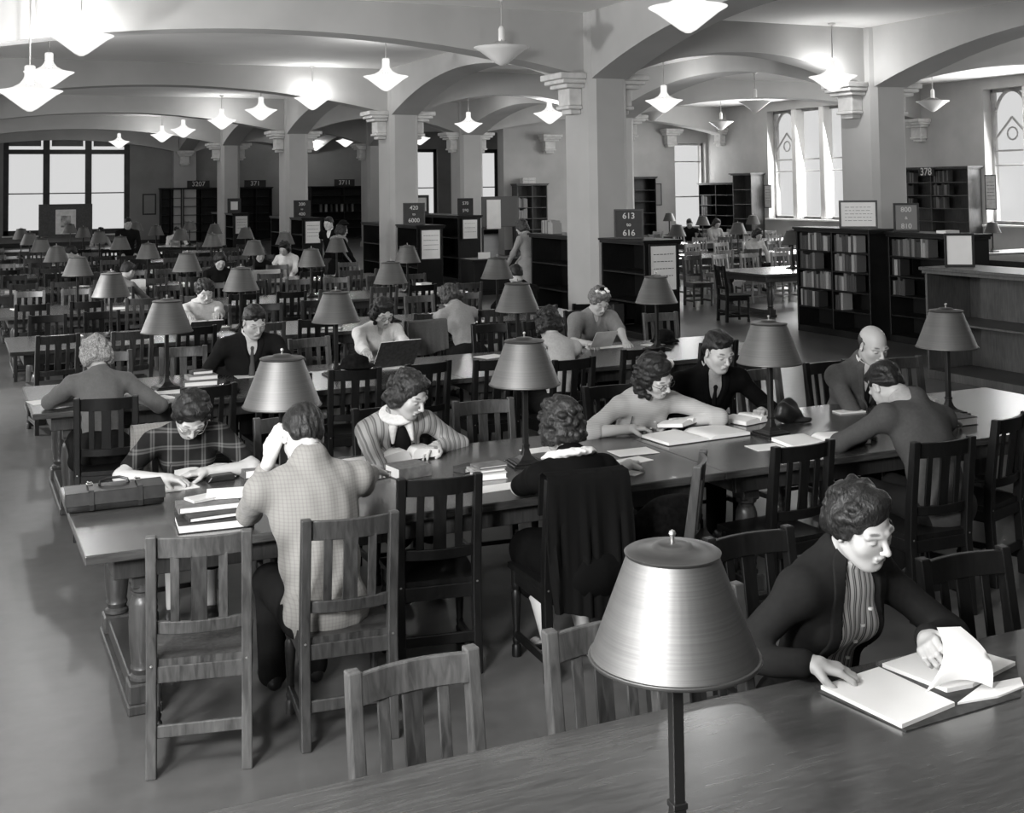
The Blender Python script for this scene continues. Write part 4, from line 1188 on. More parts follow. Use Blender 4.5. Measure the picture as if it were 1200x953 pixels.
    # ---- glasses
    if spec.get('glasses'):
        m = MB(); 
        for q in (-1, 1):
            c = np.array((q * .032, .104, -.004)); ring = [T(c + np.array((.022 * math.cos(a * math.pi / 10), -abs(.004 * math.cos(a * math.pi / 10)), .018 * math.sin(a * math.pi / 10)))) for a in range(21)]
            m.tube(ring, .0014 * s, 6); m.tube([T((q * .054, .1, .0)), T((q * .076, .06, .002)), T((q * .080, .0, .004))], .0013 * s, 6)
        m.tube([T((-.011, .106, .0)), T((0, .112, .003)), T((.011, .106, .0))], .0014 * s, 6)
        m.build('glasses', spec['glasses'], root, smooth=True)
    root['_sk'] = 0; del root['_sk']
    INFO = dict(root=root, W=[Rw @ w + org for w in WR], E=[Rw @ e for e in EL], nb=Rw @ nb + org, P0=Rw @ P0 + org, T=lambda p: Rw @ T(p) + org, s=s)
    return INFO
# ------------------------------------------------------------------ the readers
def HW(px, py, z): return np.array(at(px, py, z))
def W_(px, py, z=.80): return np.array(at(px, py, z))
TH = .76
PG_ = 'readers at the tables'
C = cloth; PI_ = math.pi
WIDE = ((-1, .1, -.25), (1, .1, -.25)); OUT = ((-1, -.1, -.6), (1, -.1, -.6))
RD = {}
def rd(k, *a): RD[k] = person(*a)
near = dict(h=.0052)
rd('blazer', 'seated woman in a dark blazer and striped blouse, reading papers at the nearest table', PG_, HW(1008, 615, 1.2), PI_ + .15,
   (W_(1086, 748, .86), W_(948, 778, .815)), dict(s=1.1, h=.0046, nod=.3, yaw=-.02, tilt=.12, hair='waves', hairv=.022, top='jacket_woman', topm=C('blazer', 'plain', .016),
   shirtm=C('striped_blouse', 'stripe', .5, .07, 1.5), vdeep=.36, vlow=.125, bfw=-.005, skin=.44, hands=(dict(curl=.75, n=(.7, .3, -.5), d=(-.6, -.7, .1)), dict(curl=.45, spread=.25, d=(.75, -.62, -.1))), seed=4, buttons=4,
   poles=OUT))
rd('plaid', 'woman in a short-sleeved plaid dress writing beside the leather briefcase', PG_, HW(224, 486, 1.10), PI_ - .15,
   (W_(243, 553), W_(193, 561)), dict(s=1.06, h=.005, nod=.85, yaw=.12, tilt=-.08, hair='upswept', hairv=.018, top='dress', topm=C('plaid', 'plaid', .007, .16),
   sleeve=.72, puff=.012, skin=.42, hands=(dict(curl=.35), dict(curl=.8, thumb_in=.8)), seed=5, poles=WIDE, glasses=M('brass'), wrinkle=.003))
rd('check', 'young man from behind in a pale checked jacket, head propped on his left hand', PG_, HW(355, 510, 1.19), .05,
   (W_(316, 538, 1.09), W_(446, 548)), dict(s=1.14, pz=.5, el=(np.array(at(292, 606, .83)), None), fem=False, h=.005, nod=.62, tilt=.1, hair='man', hairv=.022, top='jacket_woman', topm=C('checked_jacket', 'check', .24, None, 1.9),
   shirtm=C('pale_shirt', 'plain', .6), sleeve=1.75, skin=.52, ez=(.80,.80), hands=(dict(curl=.35, d=(.35, .1, .93), n=(.7, .5, 0)), dict(curl=.4)), seed=6, poles=((-.7, .1, -1), (1, -.3, -.6)), wrinkle=.005))
rd('stripe', 'woman in a wide-striped jacket with white collar reading a thick book', PG_, HW(480, 462, 1.13), PI_ + .05,
   (W_(512, 524), W_(452, 528)), dict(s=1.1, h=.005, nod=.45, yaw=.45, tilt=-.05, hair='bob', hairv=.035, top='jacket2', topm=C('striped_jacket', 'stripe', .42, .16, .9),
   collarm=C('white_collar', 'plain', .75), collr=.9, points=1, front=C('dark_front', 'plain', .012), buttons=3, boff=.062, buttonm='iron', skin=.44,
   hands=(dict(curl=.35), dict(curl=.75, thumb_in=.9)), seed=7, poles=WIDE, wrinkle=.005))
rd('black', 'woman from behind in a black dress with a white lace collar and cuffs', PG_, HW(657, 497, 1.135), .04,
   (W_(640, 560), W_(738, 545)), dict(s=1.1, h=.005, pz=.5, dy=.2, nod=.25, hair='curly_back', hairv=.03, top='dress', topm=C('black_dress', 'plain', .005), sleeve=.86, puff=.012,
   collarm=C('lace_collar', 'plain', .72), lowm=C('black_skirt', 'plain', .004), legs=1, lace=1, collr=1.15, skin=.44, seed=8, ez=(.78,.78), eback=-.1, poles=((-.5, -.9, -1), (.5, -.9, -1)), shoem=M('cover_light'), ankle=-.2))
rd('cardigan', 'woman with glasses in a pale knitted cardigan, a white flower in her hair', PG_, HW(768, 440, 1.12), PI_ - .05,
   (W_(796, 496), W_(736, 503)), dict(s=1.13, h=.005, nod=.5, yaw=.4, tilt=.32, hair='bob_long', hairv=.018, top='sweater', topm=C('pale_knit', 'knit', .42), sleeve=1.18,
   skin=.48, hands=(dict(curl=.7), dict(curl=.75, thumb_in=.9)), seed=9, poles=WIDE, glasses=M('iron'), buttons=4, nb=(0, .02, 0)))
rd('suit', 'young man in a black suit with a hand on an open book', PG_, HW(842, 412, 1.2), PI_ - .1,
   (W_(893, 482), W_(824, 488)), dict(s=1.12, fem=False, h=.0055, nod=.35, yaw=.1, hair='man', hairv=.014, top='jacket_woman', topm=C('black_suit', 'plain', .005),
   shirtm=C('grey_shirt', 'plain', .3), tie=C('dark_tie', 'plain', .008), skin=.42, hands=(dict(curl=.6), dict(curl=.2, d=(.9, -.5, 0), spread=.3)), seed=10, poles=OUT))
rd('bald', 'bald man in a grey suit sitting upright at the right end of the second row', PG_, HW(1023, 405, 1.19), PI_ - .1,
   (W_(1078, 466), W_(1010, 468)), dict(s=1.13, fem=False, h=.0055, nod=.35, hair='balding', hairv=.06, top='jacket_woman', topm=C('grey_suit', 'plain', .085),
   shirtm=C('white_shirt', 'plain', .6), tie=C('dark_tie', 'plain', .008), skin=.42, hands=(dict(curl=.4), dict(curl=.35)), seed=11, poles=OUT))
rd('stoop', 'dark-haired person from behind stooping over the table in a charcoal coat', PG_, HW(1038, 452, 1.13), .05,
   (W_(1010, 512), W_(1112, 492)), dict(s=1.1, fem=False, h=.006, nod=.8, hair='man', hairv=.012, top='jacket_woman', topm=C('charcoal_coat', 'plain', .055),
   shirtm=C('grey_shirt', 'plain', .3), skin=.35, seed=12, poles=WIDE, nb=(.07, 0, 0)))
mid = dict(h=.008, det=0)
rd('fair', 'fair curly-haired woman from behind in a grey sweater, bent over the third row', PG_, HW(112, 416, 1.14), .03,
   (W_(98, 468), W_(160, 466)), dict(s=1.08, h=.0065, nod=.6, yaw=.15, hair='fair', hairv=.42, top='sweater', topm=C('grey_sweater', 'plain', .12), sleeve=1.8, skin=.44, seed=13, poles=WIDE, puff=.01, wrinkle=.006))
rd('tie', 'man in a dark suit and tie facing the camera at the third table row', PG_, HW(298, 377, 1.22), PI_ + .05,
   (W_(311, 433), W_(278, 433)), dict(s=1.12, fem=False, h=.007, nod=.45, yaw=.1, hair='man', hairv=.015, top='jacket_woman', topm=C('dark_suit', 'plain', .013), shirtm=C('white_shirt', 'plain', .6),
   tie=C('mid_tie', 'plain', .08), vdeep=.06, skin=.44, hands=(dict(curl=.5), dict(curl=.5)), seed=14))
rd('glasses', 'woman with glasses in a white blouse holding a dark book upright', PG_, HW(449, 366, 1.17), PI_ + .1,
   (W_(480, 422, .82), W_(436, 430, .8)), dict(s=1.1, h=.007, nod=.5, hair='bob', hairv=.015, top='blouse', topm=C('white_blouse', 'plain', .72), sleeve=1.9, puff=.008, skin=.44, seed=15, glasses=M('iron'), wrinkle=.006, collar='v'))
rd('pale', 'dark-haired woman from behind in a pale blouse at the third row', PG_, HW(642, 379, 1.17), -.05,
   (W_(618, 415, .95), W_(672, 412)), dict(s=1.1, h=.007, nod=.5, hair='bob', hairv=.014, top='blouse', topm=C('cream_blouse', 'plain', .38), sleeve=1.5, skin=.44, seed=16))
rd('flowers', 'woman with flowers pinned in her hair reading a letter in an embroidered blouse', PG_, HW(702, 353, 1.17), PI_,
   (W_(733, 401), W_(690, 403)), dict(s=1.1, h=.007, nod=.55, hair='upswept', hairv=.22, top='blouse', topm=C('grey_blouse', 'plain', .2), sleeve=.8, puff=.035, skin=.44, seed=17, poles=OUT, collar='v'))
rd('reader', 'woman in a light collared blouse reading an open book, fourth row', PG_, HW(240, 341, 1.2), PI_ + .1,
   (W_(252, 380, .95), W_(229, 380, .95)), dict(s=1.1, h=.008, nod=.45, hair='waves', hairv=.03, top='blouse', topm=C('light_blouse', 'plain', .5), sleeve=1.9, skin=.48, seed=18, collarm=C('light_blouse', 'plain', .5)))
rd('sweater', 'reader from behind in a light sweater slumped over the fourth row', PG_, HW(527, 348, 1.12), .15,
   (W_(498, 372), W_(560, 372)), dict(s=1.12, h=.009, det=0, nod=.8, hair='bob', hairv=.06, top='sweater', topm=C('light_sweater', 'plain', .27), sleeve=1.9, skin=.42, seed=19, poles=WIDE))
far = [('dark', 'dark-haired reader from behind beyond the second lamp of the third row', (604, 322, 1.15), .2, C('dark_suit', 'plain', .013), .018, False, 'man'),
       ('darksw', 'woman in a dark sweater looking down at the fifth table row', (258, 306, 1.2), PI_, C('black_sweater', 'plain', .008), .015, True, 'waves'),
       ('whitebl', 'woman in a white blouse beside the third pier', (333, 291, 1.2), PI_ - .7, C('white_blouse', 'plain', .72), .015, True, 'bob'),
       ('shirt', 'person in a bright white shirt bent behind a lamp at the far end', (207, 271, 1.15), PI_, C('white_blouse', 'plain', .72), .02, False, 'man'),
       ('brown', 'dark-haired reader in a grey jacket far left among the lamps', (83, 297, 1.2), PI_ / 2, C('grey_suit', 'plain', .085), .015, False, 'man'),
       ('bend', 'reader with dark hair bending over the fourth row, left of the white coat', (150, 318, 1.15), -.9, C('mid_jacket', 'plain', .13), .02, False, 'man'),
       ('roomdark', 'man in a dark suit seated in the right room by the window', (808, 262, 1.22), PI_ - .5, C('dark_suit', 'plain', .013), .08, False, 'man'),
       ('roomlight', 'person in light clothes seated behind a lamp in the right room', (840, 262, 1.22), PI_, C('cream_blouse', 'plain', .38), .05, True, 'bob'),
       ('roompale', 'pale-dressed person at the farthest table of the right room', (888, 275, 1.22), PI_, C('light_blouse', 'plain', .5), .03, True, 'bob'),
       ('lampwoman', 'reader half hidden behind the lamps at the far left tables', (118, 272, 1.15), PI_, C('light_sweater', 'plain', .27), .015, True, 'bob'),
       ('twofar', 'dark-clothed reader left of the third pier, seen over the lamps', (305, 298, 1.15), PI_, C('black_sweater', 'plain', .008), .015, True, 'bob')]
for (k, lab, (px, py, z), fc, cm, hv, fm, st) in far:
    rd(k, lab, 'small distant readers', HW(px, py, z), fc, None, dict(s=1.1, h=.016, det=0, fem=fm, nod=.5, hair=st, hairv=hv, top='shirt', topm=cm, skin=.42, seed=len(k), nohands=0, sleeve=1.9))
# standing figures
rd('stand1', 'standing man in a dark suit talking beside the hatted woman', 'people standing in the hall', HW(385, 262, 1.62), PI_ - .9, (HW(384, 282, 1.1), HW(378, 290, 1.0)),
   dict(s=1.1, h=.013, det=0, fem=False, nod=.2, hair='man', hairv=.014, top='jacket_woman', topm=C('black_suit', 'plain', .005), shirtm=C('white_shirt', 'plain', .6), skin=.44, seed=3, stand=1))
rd('stand2', 'standing woman in a black coat with a fur collar and a small hat', 'people standing in the hall', HW(401, 270, 1.52), -PI_ / 2 + .2, None,
   dict(s=1.08, h=.013, det=0, nod=.2, hair='bob', hairv=.02, top='coat', topm=C('black_coat', 'plain', .006), lowm=C('black_coat', 'plain', .006), skin=.44, seed=4, stand=1))
rd('stand3', 'standing person in a light grey coat near the long bookcases', 'people standing in the hall', HW(611, 266, 1.6), .5, None,
   dict(s=1.1, h=.013, det=0, nod=.3, hair='bob', hairv=.06, top='coat', topm=C('light_coat', 'plain', .27), lowm=C('light_coat', 'plain', .27), skin=.44, seed=5, stand=1))
rd('stand4', 'dark-clad person standing right of the big far window', 'people standing in the hall', HW(150, 262, 1.6), PI_, None,
   dict(s=1.1, h=.018, det=0, fem=False, nod=.3, hair='man', hairv=.014, top='coat', topm=C('dark_suit', 'plain', .013), skin=.4, seed=6, stand=1))
# worn things with parts of their own stay with their wearers
def blob(name, parent, prims, h, material, amp=0, freq=60, seed=1):
    pts = np.array([p for q in prims for p in q[0:1]]); r = max(max(q[1]) for q in prims)
    v = Vol(pts.min(0) - r - .03, pts.max(0) + r + .03, h)
    for c_, rr in prims: v.ell(c_, rr, k=.01)
    if amp: v.noise(amp, freq, seed)
    me = np_mesh(name, [v.surf()], M(material) if isinstance(material, str) else material)
    o = bpy.data.objects.new(name, me); COL.objects.link(o)
    if parent: 
        o.parent = parent; o.matrix_parent_inverse = (Matrix.Translation(parent.location) @ parent.rotation_euler.to_matrix().to_4x4()).inverted()
    return o
i = RD['stand2']; blob('fur_collar', i['root'], [(i['nb'] + np.array([.0, 0, .0]), (.15, .15, .07)), (i['nb'] + np.array([.08, -.05, -.05]), (.1, .12, .09))], .012, C('fur', 'plain', .2), .008, 90)
blob('hat', i['root'], [(i['T']((0, 0, .12)), (.12, .12, .03)), (i['T']((0, -.01, .15)), (.08, .08, .05))], .012, 'black')
i = RD['flowers']
blob('hair_flowers', i['root'], [(i['T']((.03 * math.cos(a) * 1.6 + dx, .035 + .02 * math.sin(a * 3), .125 + .02 * math.sin(a))), (.019, .019, .016)) for dx, a in [(-.02, .3), (-.03, 1.4), (0, 2.3), (.02, 3.6), (.03, 4.6), (.0, 5.6), (.05, 1.), (.055, 2.6)]], .006, 'paper', .002, 120)
blob('hair_bow', i['root'], [(i['T']((-.03, .03, .12)), (.03, .03, .03)), (i['T']((.0, .0, .135)), (.035, .025, .02))], .006, 'black')
i = RD['cardigan']
blob('hair_flower', i['root'], [(i['T']((-.085 + .01 * math.cos(a), .02 + .012 * math.sin(a), .06 + .014 * math.cos(a * 2))), (.014, .014, .012)) for a in (0, 1.2, 2.4, 3.6, 4.8)], .004, 'paper')
i = RD['black']
for q, e in zip((-1, 1), i['E']):
    up = unit(i['nb'] + np.array([q * .17, 0, -.06]) - e)
    v = Vol(e - .16, e + .18, .005); v.cap(e + up * .055, e + up * .085, .062, .064, k=.005); v.cap(e + up * .035, e + up * .05, .058, .058, k=.005); v.noise(.003, 160, 4)
    me = np_mesh('cuff', [v.surf()], C('lace_collar', 'plain', .72)); o = bpy.data.objects.new('cuff', me); COL.objects.link(o); o.parent = i['root']
    o.matrix_parent_inverse = (Matrix.Translation(i['root'].location) @ i['root'].rotation_euler.to_matrix().to_4x4()).inverted()
# ------------------------------------------------------------------ bookcases and their books
BOOKP = []
def book_proto(i):
    r = random.Random(i); h, d, w = 1, 1, 1
    m = MB().box(-.5, .5, -.5, .5, 0, .06).box(-.5, .5, -.5, .5, .94, 1.0).box(-.5, .5, -.5, -.42, .06, .94).box(-.44, .44, -.42, .44, .06, .94)
    me = MB().prism([(-.5, -.44), (-.3, -.5), (.3, -.5), (.5, -.44), (.5, .5), (-.5, .5)], 'z', 0, 1).mesh('book')
    return me
_bm = {}
def book_mesh(k):
    if k not in _bm:
        me = book_proto(k).copy() if False else book_proto(k); me.materials.append(M(('cover_dark', 'cover_mid', 'cover_light', 'cover_dark', 'cover_mid')[k])); _bm[k] = me
    return _bm[k]
NB = [0]
def shelf_books(face, a0, a1, base, z, hmax, n_or_full, label, group, seed, tones=(0, 0, 1, 0, 4, 2), lean_end=True):
    """stand books in a row from a0 towards a1; face '-x' / '-y' says where the spines look,
    base is the coordinate of the spine plane"""
    r = random.Random(seed); u = a0; i = 0; sgn = 1 if a1 > a0 else -1
    while True:
        t = r.uniform(.035, .065); hh = hmax * r.uniform(.72, .93); dd = .19
        if (u + sgn * t - a1) * sgn > 0 or (n_or_full and i >= n_or_full): break
        k = r.choice(tones); o = bpy.data.objects.new('book', book_mesh(k)); COL.objects.link(o)
        c = u + sgn * t / 2
        o.scale = (t * .96, dd, hh)
        if face == '-x': o.location = (base + dd / 2, c, z); o.rotation_euler = (0, 0, -PI_ / 2)
        else: o.location = (c, base + dd / 2, z)
        tag(o, '%s book %s' % (ORD[i], label), 'book', group)
        NB[0] += 1; u += sgn * t; i += 1
def bookcase(label, x0, x1, y0, y1, H, face, shelves, cols=1, material='case', group=None, cornice=.05, base=.1):
    t = empty('bookcase', ((x0 + x1) / 2, (y0 + y1) / 2, 0)); tag(t, label, 'bookcase', group)
    X, Y = (x1 - x0) / 2, (y1 - y0) / 2; th = .03
    def pt(nm, mb, bv=.004): o = mb.build(nm, material, t, bevel=bv); return o
    pt('top', MB().box(-X - cornice, X + cornice, -Y - cornice, Y + cornice, H - .035, H).box(-X - cornice * .5, X + cornice * .5, -Y - cornice * .5, Y + cornice * .5, H - .075, H - .035))
    pt('plinth', MB().box(-X, X, -Y, Y, 0, base))
    if face == '-x':
        pt('side_panel', MB().box(-X, X, -Y, -Y + th, base, H - .075)); pt('side_panel', MB().box(-X, X, Y - th, Y, base, H - .075))
        pt('back_panel', MB().box(X - .02 if X < .35 else 0, X if X < .35 else .02, -Y + th, Y - th, base, H - .075))
        for c in range(1, cols): yy = -Y + 2 * Y * c / cols; pt('divider', MB().box(-X, X - .02, yy - .015, yy + .015, base, H - .075))
    else:
        pt('side_panel', MB().box(-X, -X + th, -Y, Y, base, H - .075)); pt('side_panel', MB().box(X - th, X, -Y, Y, base, H - .075))
        pt('back_panel', MB().box(-X + th, X - th, Y - .02, Y, base, H - .075))
        for c in range(1, cols): xx = -X + 2 * X * c / cols; pt('divider', MB().box(xx - .015, xx + .015, -Y, Y - .02, base, H - .075))
    zs = [base + (H - .075 - base) * i / shelves for i in range(shelves)]
    for z in zs[1:]:
        if face == '-x': pt('shelf', MB().box(-X + .01, X - .02, -Y + th, Y - th, z - .012, z + .012), .002)
        else: pt('shelf', MB().box(-X + th, X - th, -Y + .01, Y - .02, z - .012, z + .012), .002)
    return t, zs, (H - .075 - base) / shelves
def framed(label, cat, loc, w, h, face, inner, lines=0, frame='frame', name='framed_notice', lean=0.0, rz=None, txt=None, tsize=.1, group=None, fr=.03):
    'a framed sheet standing or hanging; face gives its outward normal'
    ang = {'-y': 0, '-x': -PI_ / 2, '+y': PI_, '+x': PI_ / 2}[face] if rz is None else rz
    t = empty(name, loc, ang); t.rotation_euler = (-lean, 0, ang) if ang == 0 else (0, 0, ang)
    tag(t, label, cat, group)
    m = MB().box(-w / 2, w / 2, -.012, .012, 0, fr).box(-w / 2, w / 2, -.012, .012, h - fr, h).box(-w / 2, -w / 2 + fr, -.012, .012, fr, h - fr).box(w / 2 - fr, w / 2, -.012, .012, fr, h - fr)
    m.build('frame', frame, t, bevel=.003)
    MB().box(-w / 2 + fr, w / 2 - fr, -.004, .008, fr, h - fr).build('sheet', inner, t)
    if lines:
        r = random.Random(int(w * 1000) + lines); lm = MB()
        for i in range(lines):
            z = h - fr - (h * .18) - i * h * .6 / max(lines, 1); 
            u = -w / 2 + fr + w * .1
            while u < w / 2 - fr - w * .12:
                q = r.uniform(.04, .12) * w; lm.box(u, min(u + q, w / 2 - fr - w * .08), -.0062, -.0045, z, z + h * .014); u += q + w * .03
        lm.build('writing', 'ink', t)
    if txt:
        n = len(txt)
        for i, s in enumerate(txt):
            text('lettering', s, tsize * (.62 if s in ('to', 'To', '&') else 1), t, (0, -.008, h * (1 - (i + .5) / n) * .86 + h * .05), (PI_ / 2, 0, 0))
    return t
CG = 'low dark bookcases beside the left pier row'
def fb(x0, x1, y0, y1, H, lab, paper=True, sgn=None, shelves=3, nm=''):
    b = bookcase(lab, x0, x1, y0, y1, H, '-x', shelves, group=CG)
    return b
PIERN = ['nearest tall', 'second', 'third', 'fourth']
for i, py in enumerate(PIER_Y[2:]):
    fb(9.44, 10.05, py - .5 - 1.34, py - .5, 1.5, 'low dark bookcase built against the near face of the %s pier' % PIERN[i])
    framed('framed white notice on the end of the bookcase at the %s pier' % PIERN[i], 'notice', (9.745, py - .5 - 1.34 - .014 - .02, .72), .5, .70 if i else .72, '-y', 'paper', 4, group='framed notices on bookcase ends')
    fb(9.44, 10.05, py + .5, py + .5 + 1.6, 1.5, 'low dark bookcase on the far side of the %s pier' % PIERN[i])
framed('sign board reading 613 to 616 in front of the tall near pier', 'sign', (9.58, 16.45, 1.5), .46, .46, '-x', 'signboard', 0, name='number_sign', rz=-.55, txt=['613', 'to', '616'], tsize=.13)
framed('number sign board on the bookcase at the second pier', 'sign', (9.6, 26.2, 1.5), .50, .50, '-x', 'signboard', 0, name='number_sign', rz=-.4, txt=['420', 'to', '6000'], tsize=.13)
framed('number sign board on the bookcase at the third pier', 'sign', (9.6, 36.0, 1.5), .5, .52, '-x', 'signboard', 0, name='number_sign', rz=-.35, txt=['200', 'to', '400'], tsize=.13)
framed('small framed card on the bookcase at the fourth pier', 'sign', (9.6, 45.7, 1.5), .5, .55, '-x', 'paper', 0, name='framed_card', rz=-.3, fr=.12)
# few books inside
shelf_books('-x', 17.0, 16.2, 9.47, .11, .4, 5, 'on the bottom shelf of the nearest pier bookcase', 'books in the pier bookcases', 1, (0, 0))
# books standing on the top of the case behind the near pier
shelf_books('-x', 19.5, 18.9, 9.55, 1.5, .26, 8, 'standing on the low bookcase left of the tall pier', 'books standing on the low bookcase', 5, (1, 2, 0, 2))
# long case further back in the middle aisle
bookcase('long dark bookcase between the second pier and the tall pier', 11.3, 11.9, 27.7, 31.2, 1.65, '-x', 3, 2)
framed('framed notice on the lighter end of the long middle bookcase', 'notice', (11.6, 27.66, 1.05), .44, .52, '-y', 'paper', 3)
framed('small framed picture standing on the long middle bookcase', 'picture', (11.45, 30.6, 1.65), .36, .5, '-x', 'paper_grey', 0, rz=-.4, name='framed_picture', fr=.07)
framed('number sign on the near end of the long middle bookcase', 'sign', (11.6, 27.95, 1.65), .42, .42, '-y', 'signboard', 0, name='number_sign', txt=['570', '590'], tsize=.11)
shelf_books('-x', 31.1, 29.6, 11.33, .65, .42, 8, 'on the long bookcase in the middle aisle', 'books in the long middle bookcase', 8, (0, 0, 4))
# right-hand cases, filled
b, zs, hs = bookcase('open bookcase full of books standing left of the right pier', 12.2, 12.62, 14.0, 15.7, 1.64, '-x', 5, 2, cornice=.04)
for k, z in enumerate(zs):
    nm = ['bottom', 'fourth', 'third', 'second', 'top'][k]
    if k == 0: continue
    shelf_books('-x', 15.65, 14.9, 12.23, z + .013, hs, (0, 9, 0, 7, 0)[k], '%s shelf, left half of case beside right pier' % nm, 'books in the bookcase left of the right pier', 20 + k)
    shelf_books('-x', 14.82, 14.05, 12.23, z + .013, hs, (0, 4, 9, 9, 9)[k], '%s shelf, right half of case beside right pier' % nm, 'books in the bookcase left of the right pier', 30 + k)
b, zs, hs = bookcase('open half-empty bookcase in front of the right pier', 12.5, 12.95, 12.45, 13.95, 1.6, '-x', 5, 1, cornice=.04)
for k, n in ((4, 16), (3, 3), (2, 5)):
    shelf_books('-x', 13.9, 12.6, 12.53, zs[k] + .013, hs, n, '%s shelf of half-empty case before right pier' % ['', '', 'third', 'second', 'top'][k], 'books in the half-empty bookcase', 40 + k)
framed('wide framed chart standing on the bookcase left of the right pier', 'chart', (12.4, 14.45, 1.64), .56, .42, '-x', 'paper', 5, rz=-.75, name='framed_chart')
framed('framed number sign standing against the right pier', 'sign', (12.66, 13.72, 1.6), .36, .42, '-x', mat('grey_sign_board', .2, .6), 0, rz=-.65, name='number_sign', txt=['800', '&', '810'], tsize=.1)
tag(MB().cbox((0, 0, .02), (.26, .18, .04)).build('book', 'paper', bevel=.004), 'pale closed book lying on the half-empty bookcase before the right pier', 'book').location = (12.7, 12.95, 1.6)
# long counter cut by the right edge
c_t, zz, _ = bookcase('long empty counter-height shelf unit at the right edge with a pale worn top', 10.55, 11.25, 6.6, 11.15, 1.31, '-x', 2, 2, 'case_mid', cornice=.05)
framed('framed white notice standing on the near end of the right-hand counter', 'notice', (10.86, 10.9, 1.31), .34, .40, '-x', 'paper', 0, rz=-.62)
_p = at(1163, 274, 1.21 * .92 + .06); lamp(_p.x, _p.y, .78, 'small dark desk lamp seen above the counter at the right edge', 'desk lamps in the right room', sc=.92)
_x, _y = _p.x, _p.y
MBt = MB().box(_x - .9, _x + 1.6, _y - .5, _y + .5, .74, .78).box(_x - .8, _x - .7, _y - .4, _y + .4, 0, .74).box(_x + 1.4, _x + 1.5, _y - .4, _y + .4, 0, .74); tag(MBt.build('side_table', 'case_mid', bevel=.006), 'plain wooden side table under the lamp beyond the right counter', 'table')
# wall cases
WG = 'tall bookcases along the walls'
b, zs, hs = bookcase('tall dark bookcase numbered 378 on the right wall', 25.2, 25.69, 24.9, 27.7, 2.75, '-x', 7, 2, 'case_mid', WG, .1)
for k in (4, 5, 6):
    shelf_books('-x', 27.6, 26.35, 25.23, zs[k] + .013, hs, 11, '%s shelf up, left half of bookcase three-seven-eight' % ORD[k], 'books in the bookcase numbered 378', 50 + k, (0, 0, 4))
    shelf_books('-x', 26.25, 25.0, 25.23, zs[k] + .013, hs, 12 if k > 4 else 8, '%s shelf up, right half of bookcase three-seven-eight' % ORD[k], 'books in the bookcase numbered 378', 60 + k, (0, 0, 4))
t = empty('number_sign', (25.12, 26.35, 2.6), -PI_ / 2); tag(t, 'small sign 378 on the tall bookcase at the right wall', 'sign'); MB().box(-.3, .3, -.03, 0, -.1, .12).build('board', 'signboard', t, bevel=.004); text('lettering', '378', .3, t, (0, -.034, .01), (PI_ / 2, 0, 0))
b, zs, hs = bookcase('wide dark bookcase in the far right corner', 25.2, 25.69, 35.9, 38.1, 2.4, '-x', 6, 2, 'case', WG)
for k in (3, 4): shelf_books('-x', 38.0, 37.1, 25.23, zs[k] + .013, hs, 8, 'on the %s shelf up, far corner bookcase' % ORD[k], 'books in the far corner bookcase', 70 + k, (0, 4))
bookcase('narrow tall cabinet with arched cornice right of the corner bookcase', 25.15, 25.69, 34.75, 35.85, 2.72, '-x', 5, 1, 'case_mid', WG, .1)
bookcase('tall dark bookcase just right of the near pier on the far wall', 22.2, 23.15, 37.75, 38.19, 2.65, '-y', 6, 1, 'case', WG)
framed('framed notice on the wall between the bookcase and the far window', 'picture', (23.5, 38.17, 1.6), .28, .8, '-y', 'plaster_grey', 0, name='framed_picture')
framed('framed notice on the right wall beside the window edge', 'picture', (25.66, 24.55, 1.55), .4, .95, '-x', 'paper_grey', 6, name='framed_picture', rz=-PI_ / 2)
framed('framed notice on the right wall beside the narrow cabinet', 'picture', (25.66, 34.5, 1.5), .4, .8, '-x', 'paper_grey', 5, name='framed_picture', rz=-PI_ / 2)
b, zs, hs = bookcase('tall half-filled bookcase seen between the piers on the light wall', 17.6, 18.75, 37.75, 38.19, 2.45, '-y', 6, 2, 'case_mid', WG)
for k in (2, 3, 4): shelf_books('-y', 17.65, 18.2, 37.78, zs[k] + .013, hs, 7, 'on the %s shelf up, half-filled bookcase between piers' % ORD[k], 'books in the half-filled bookcase', 80 + k, (2, 4, 2))
for q in range(2): tag(MB().cbox((0, 0, .05), (.5, .25, .1)).build('paper_bundle', 'paper_grey', bevel=.01), 'paper bundle lying on the half-filled bookcase between the piers, %s one' % ('lower', 'upper')[q], 'papers').location = (18.1, 37.95, 2.45 + .1 * q)
for (px0, px1, lab, sg, sx) in ((188, 212, 'dark bookcase on the back wall right of the big window', None, 0), (214, 257, 'dark bookcase on the back wall under the sign 3207', '3207', .4), (281, 318, 'dark bookcase on the back wall between the third and fourth piers', '371', .45), (364, 440, 'wide dark bookcase on the back wall under the sign 3711', '3711', .5)):
    a, c = at(px0, 300, 0), at(px1, 300, 0); xa_, xb_ = a.x / a.y * 56.4, c.x / c.y * 56.4
    bookcase(lab, xa_, xb_, 56.2, 56.75, 2.5, '-y', 6, 2, 'case', WG)
    if sg:
        xs = xa_ + (xb_ - xa_) * sx
        t = empty('number_sign', (xs, 56.15, 2.5)); tag(t, 'sign board on the %s of the back-wall bookcases, reading %s' % ({'3207': 'leftmost numbered', '371': 'middle', '3711': 'widest'}[sg], sg), 'sign'); MB().box(-.5, .5, -.03, .02, 0, .32).build('board', 'signboard', t, bevel=.004); text('lettering', sg, .3, t, (0, -.034, .16), (PI_ / 2, 0, 0))
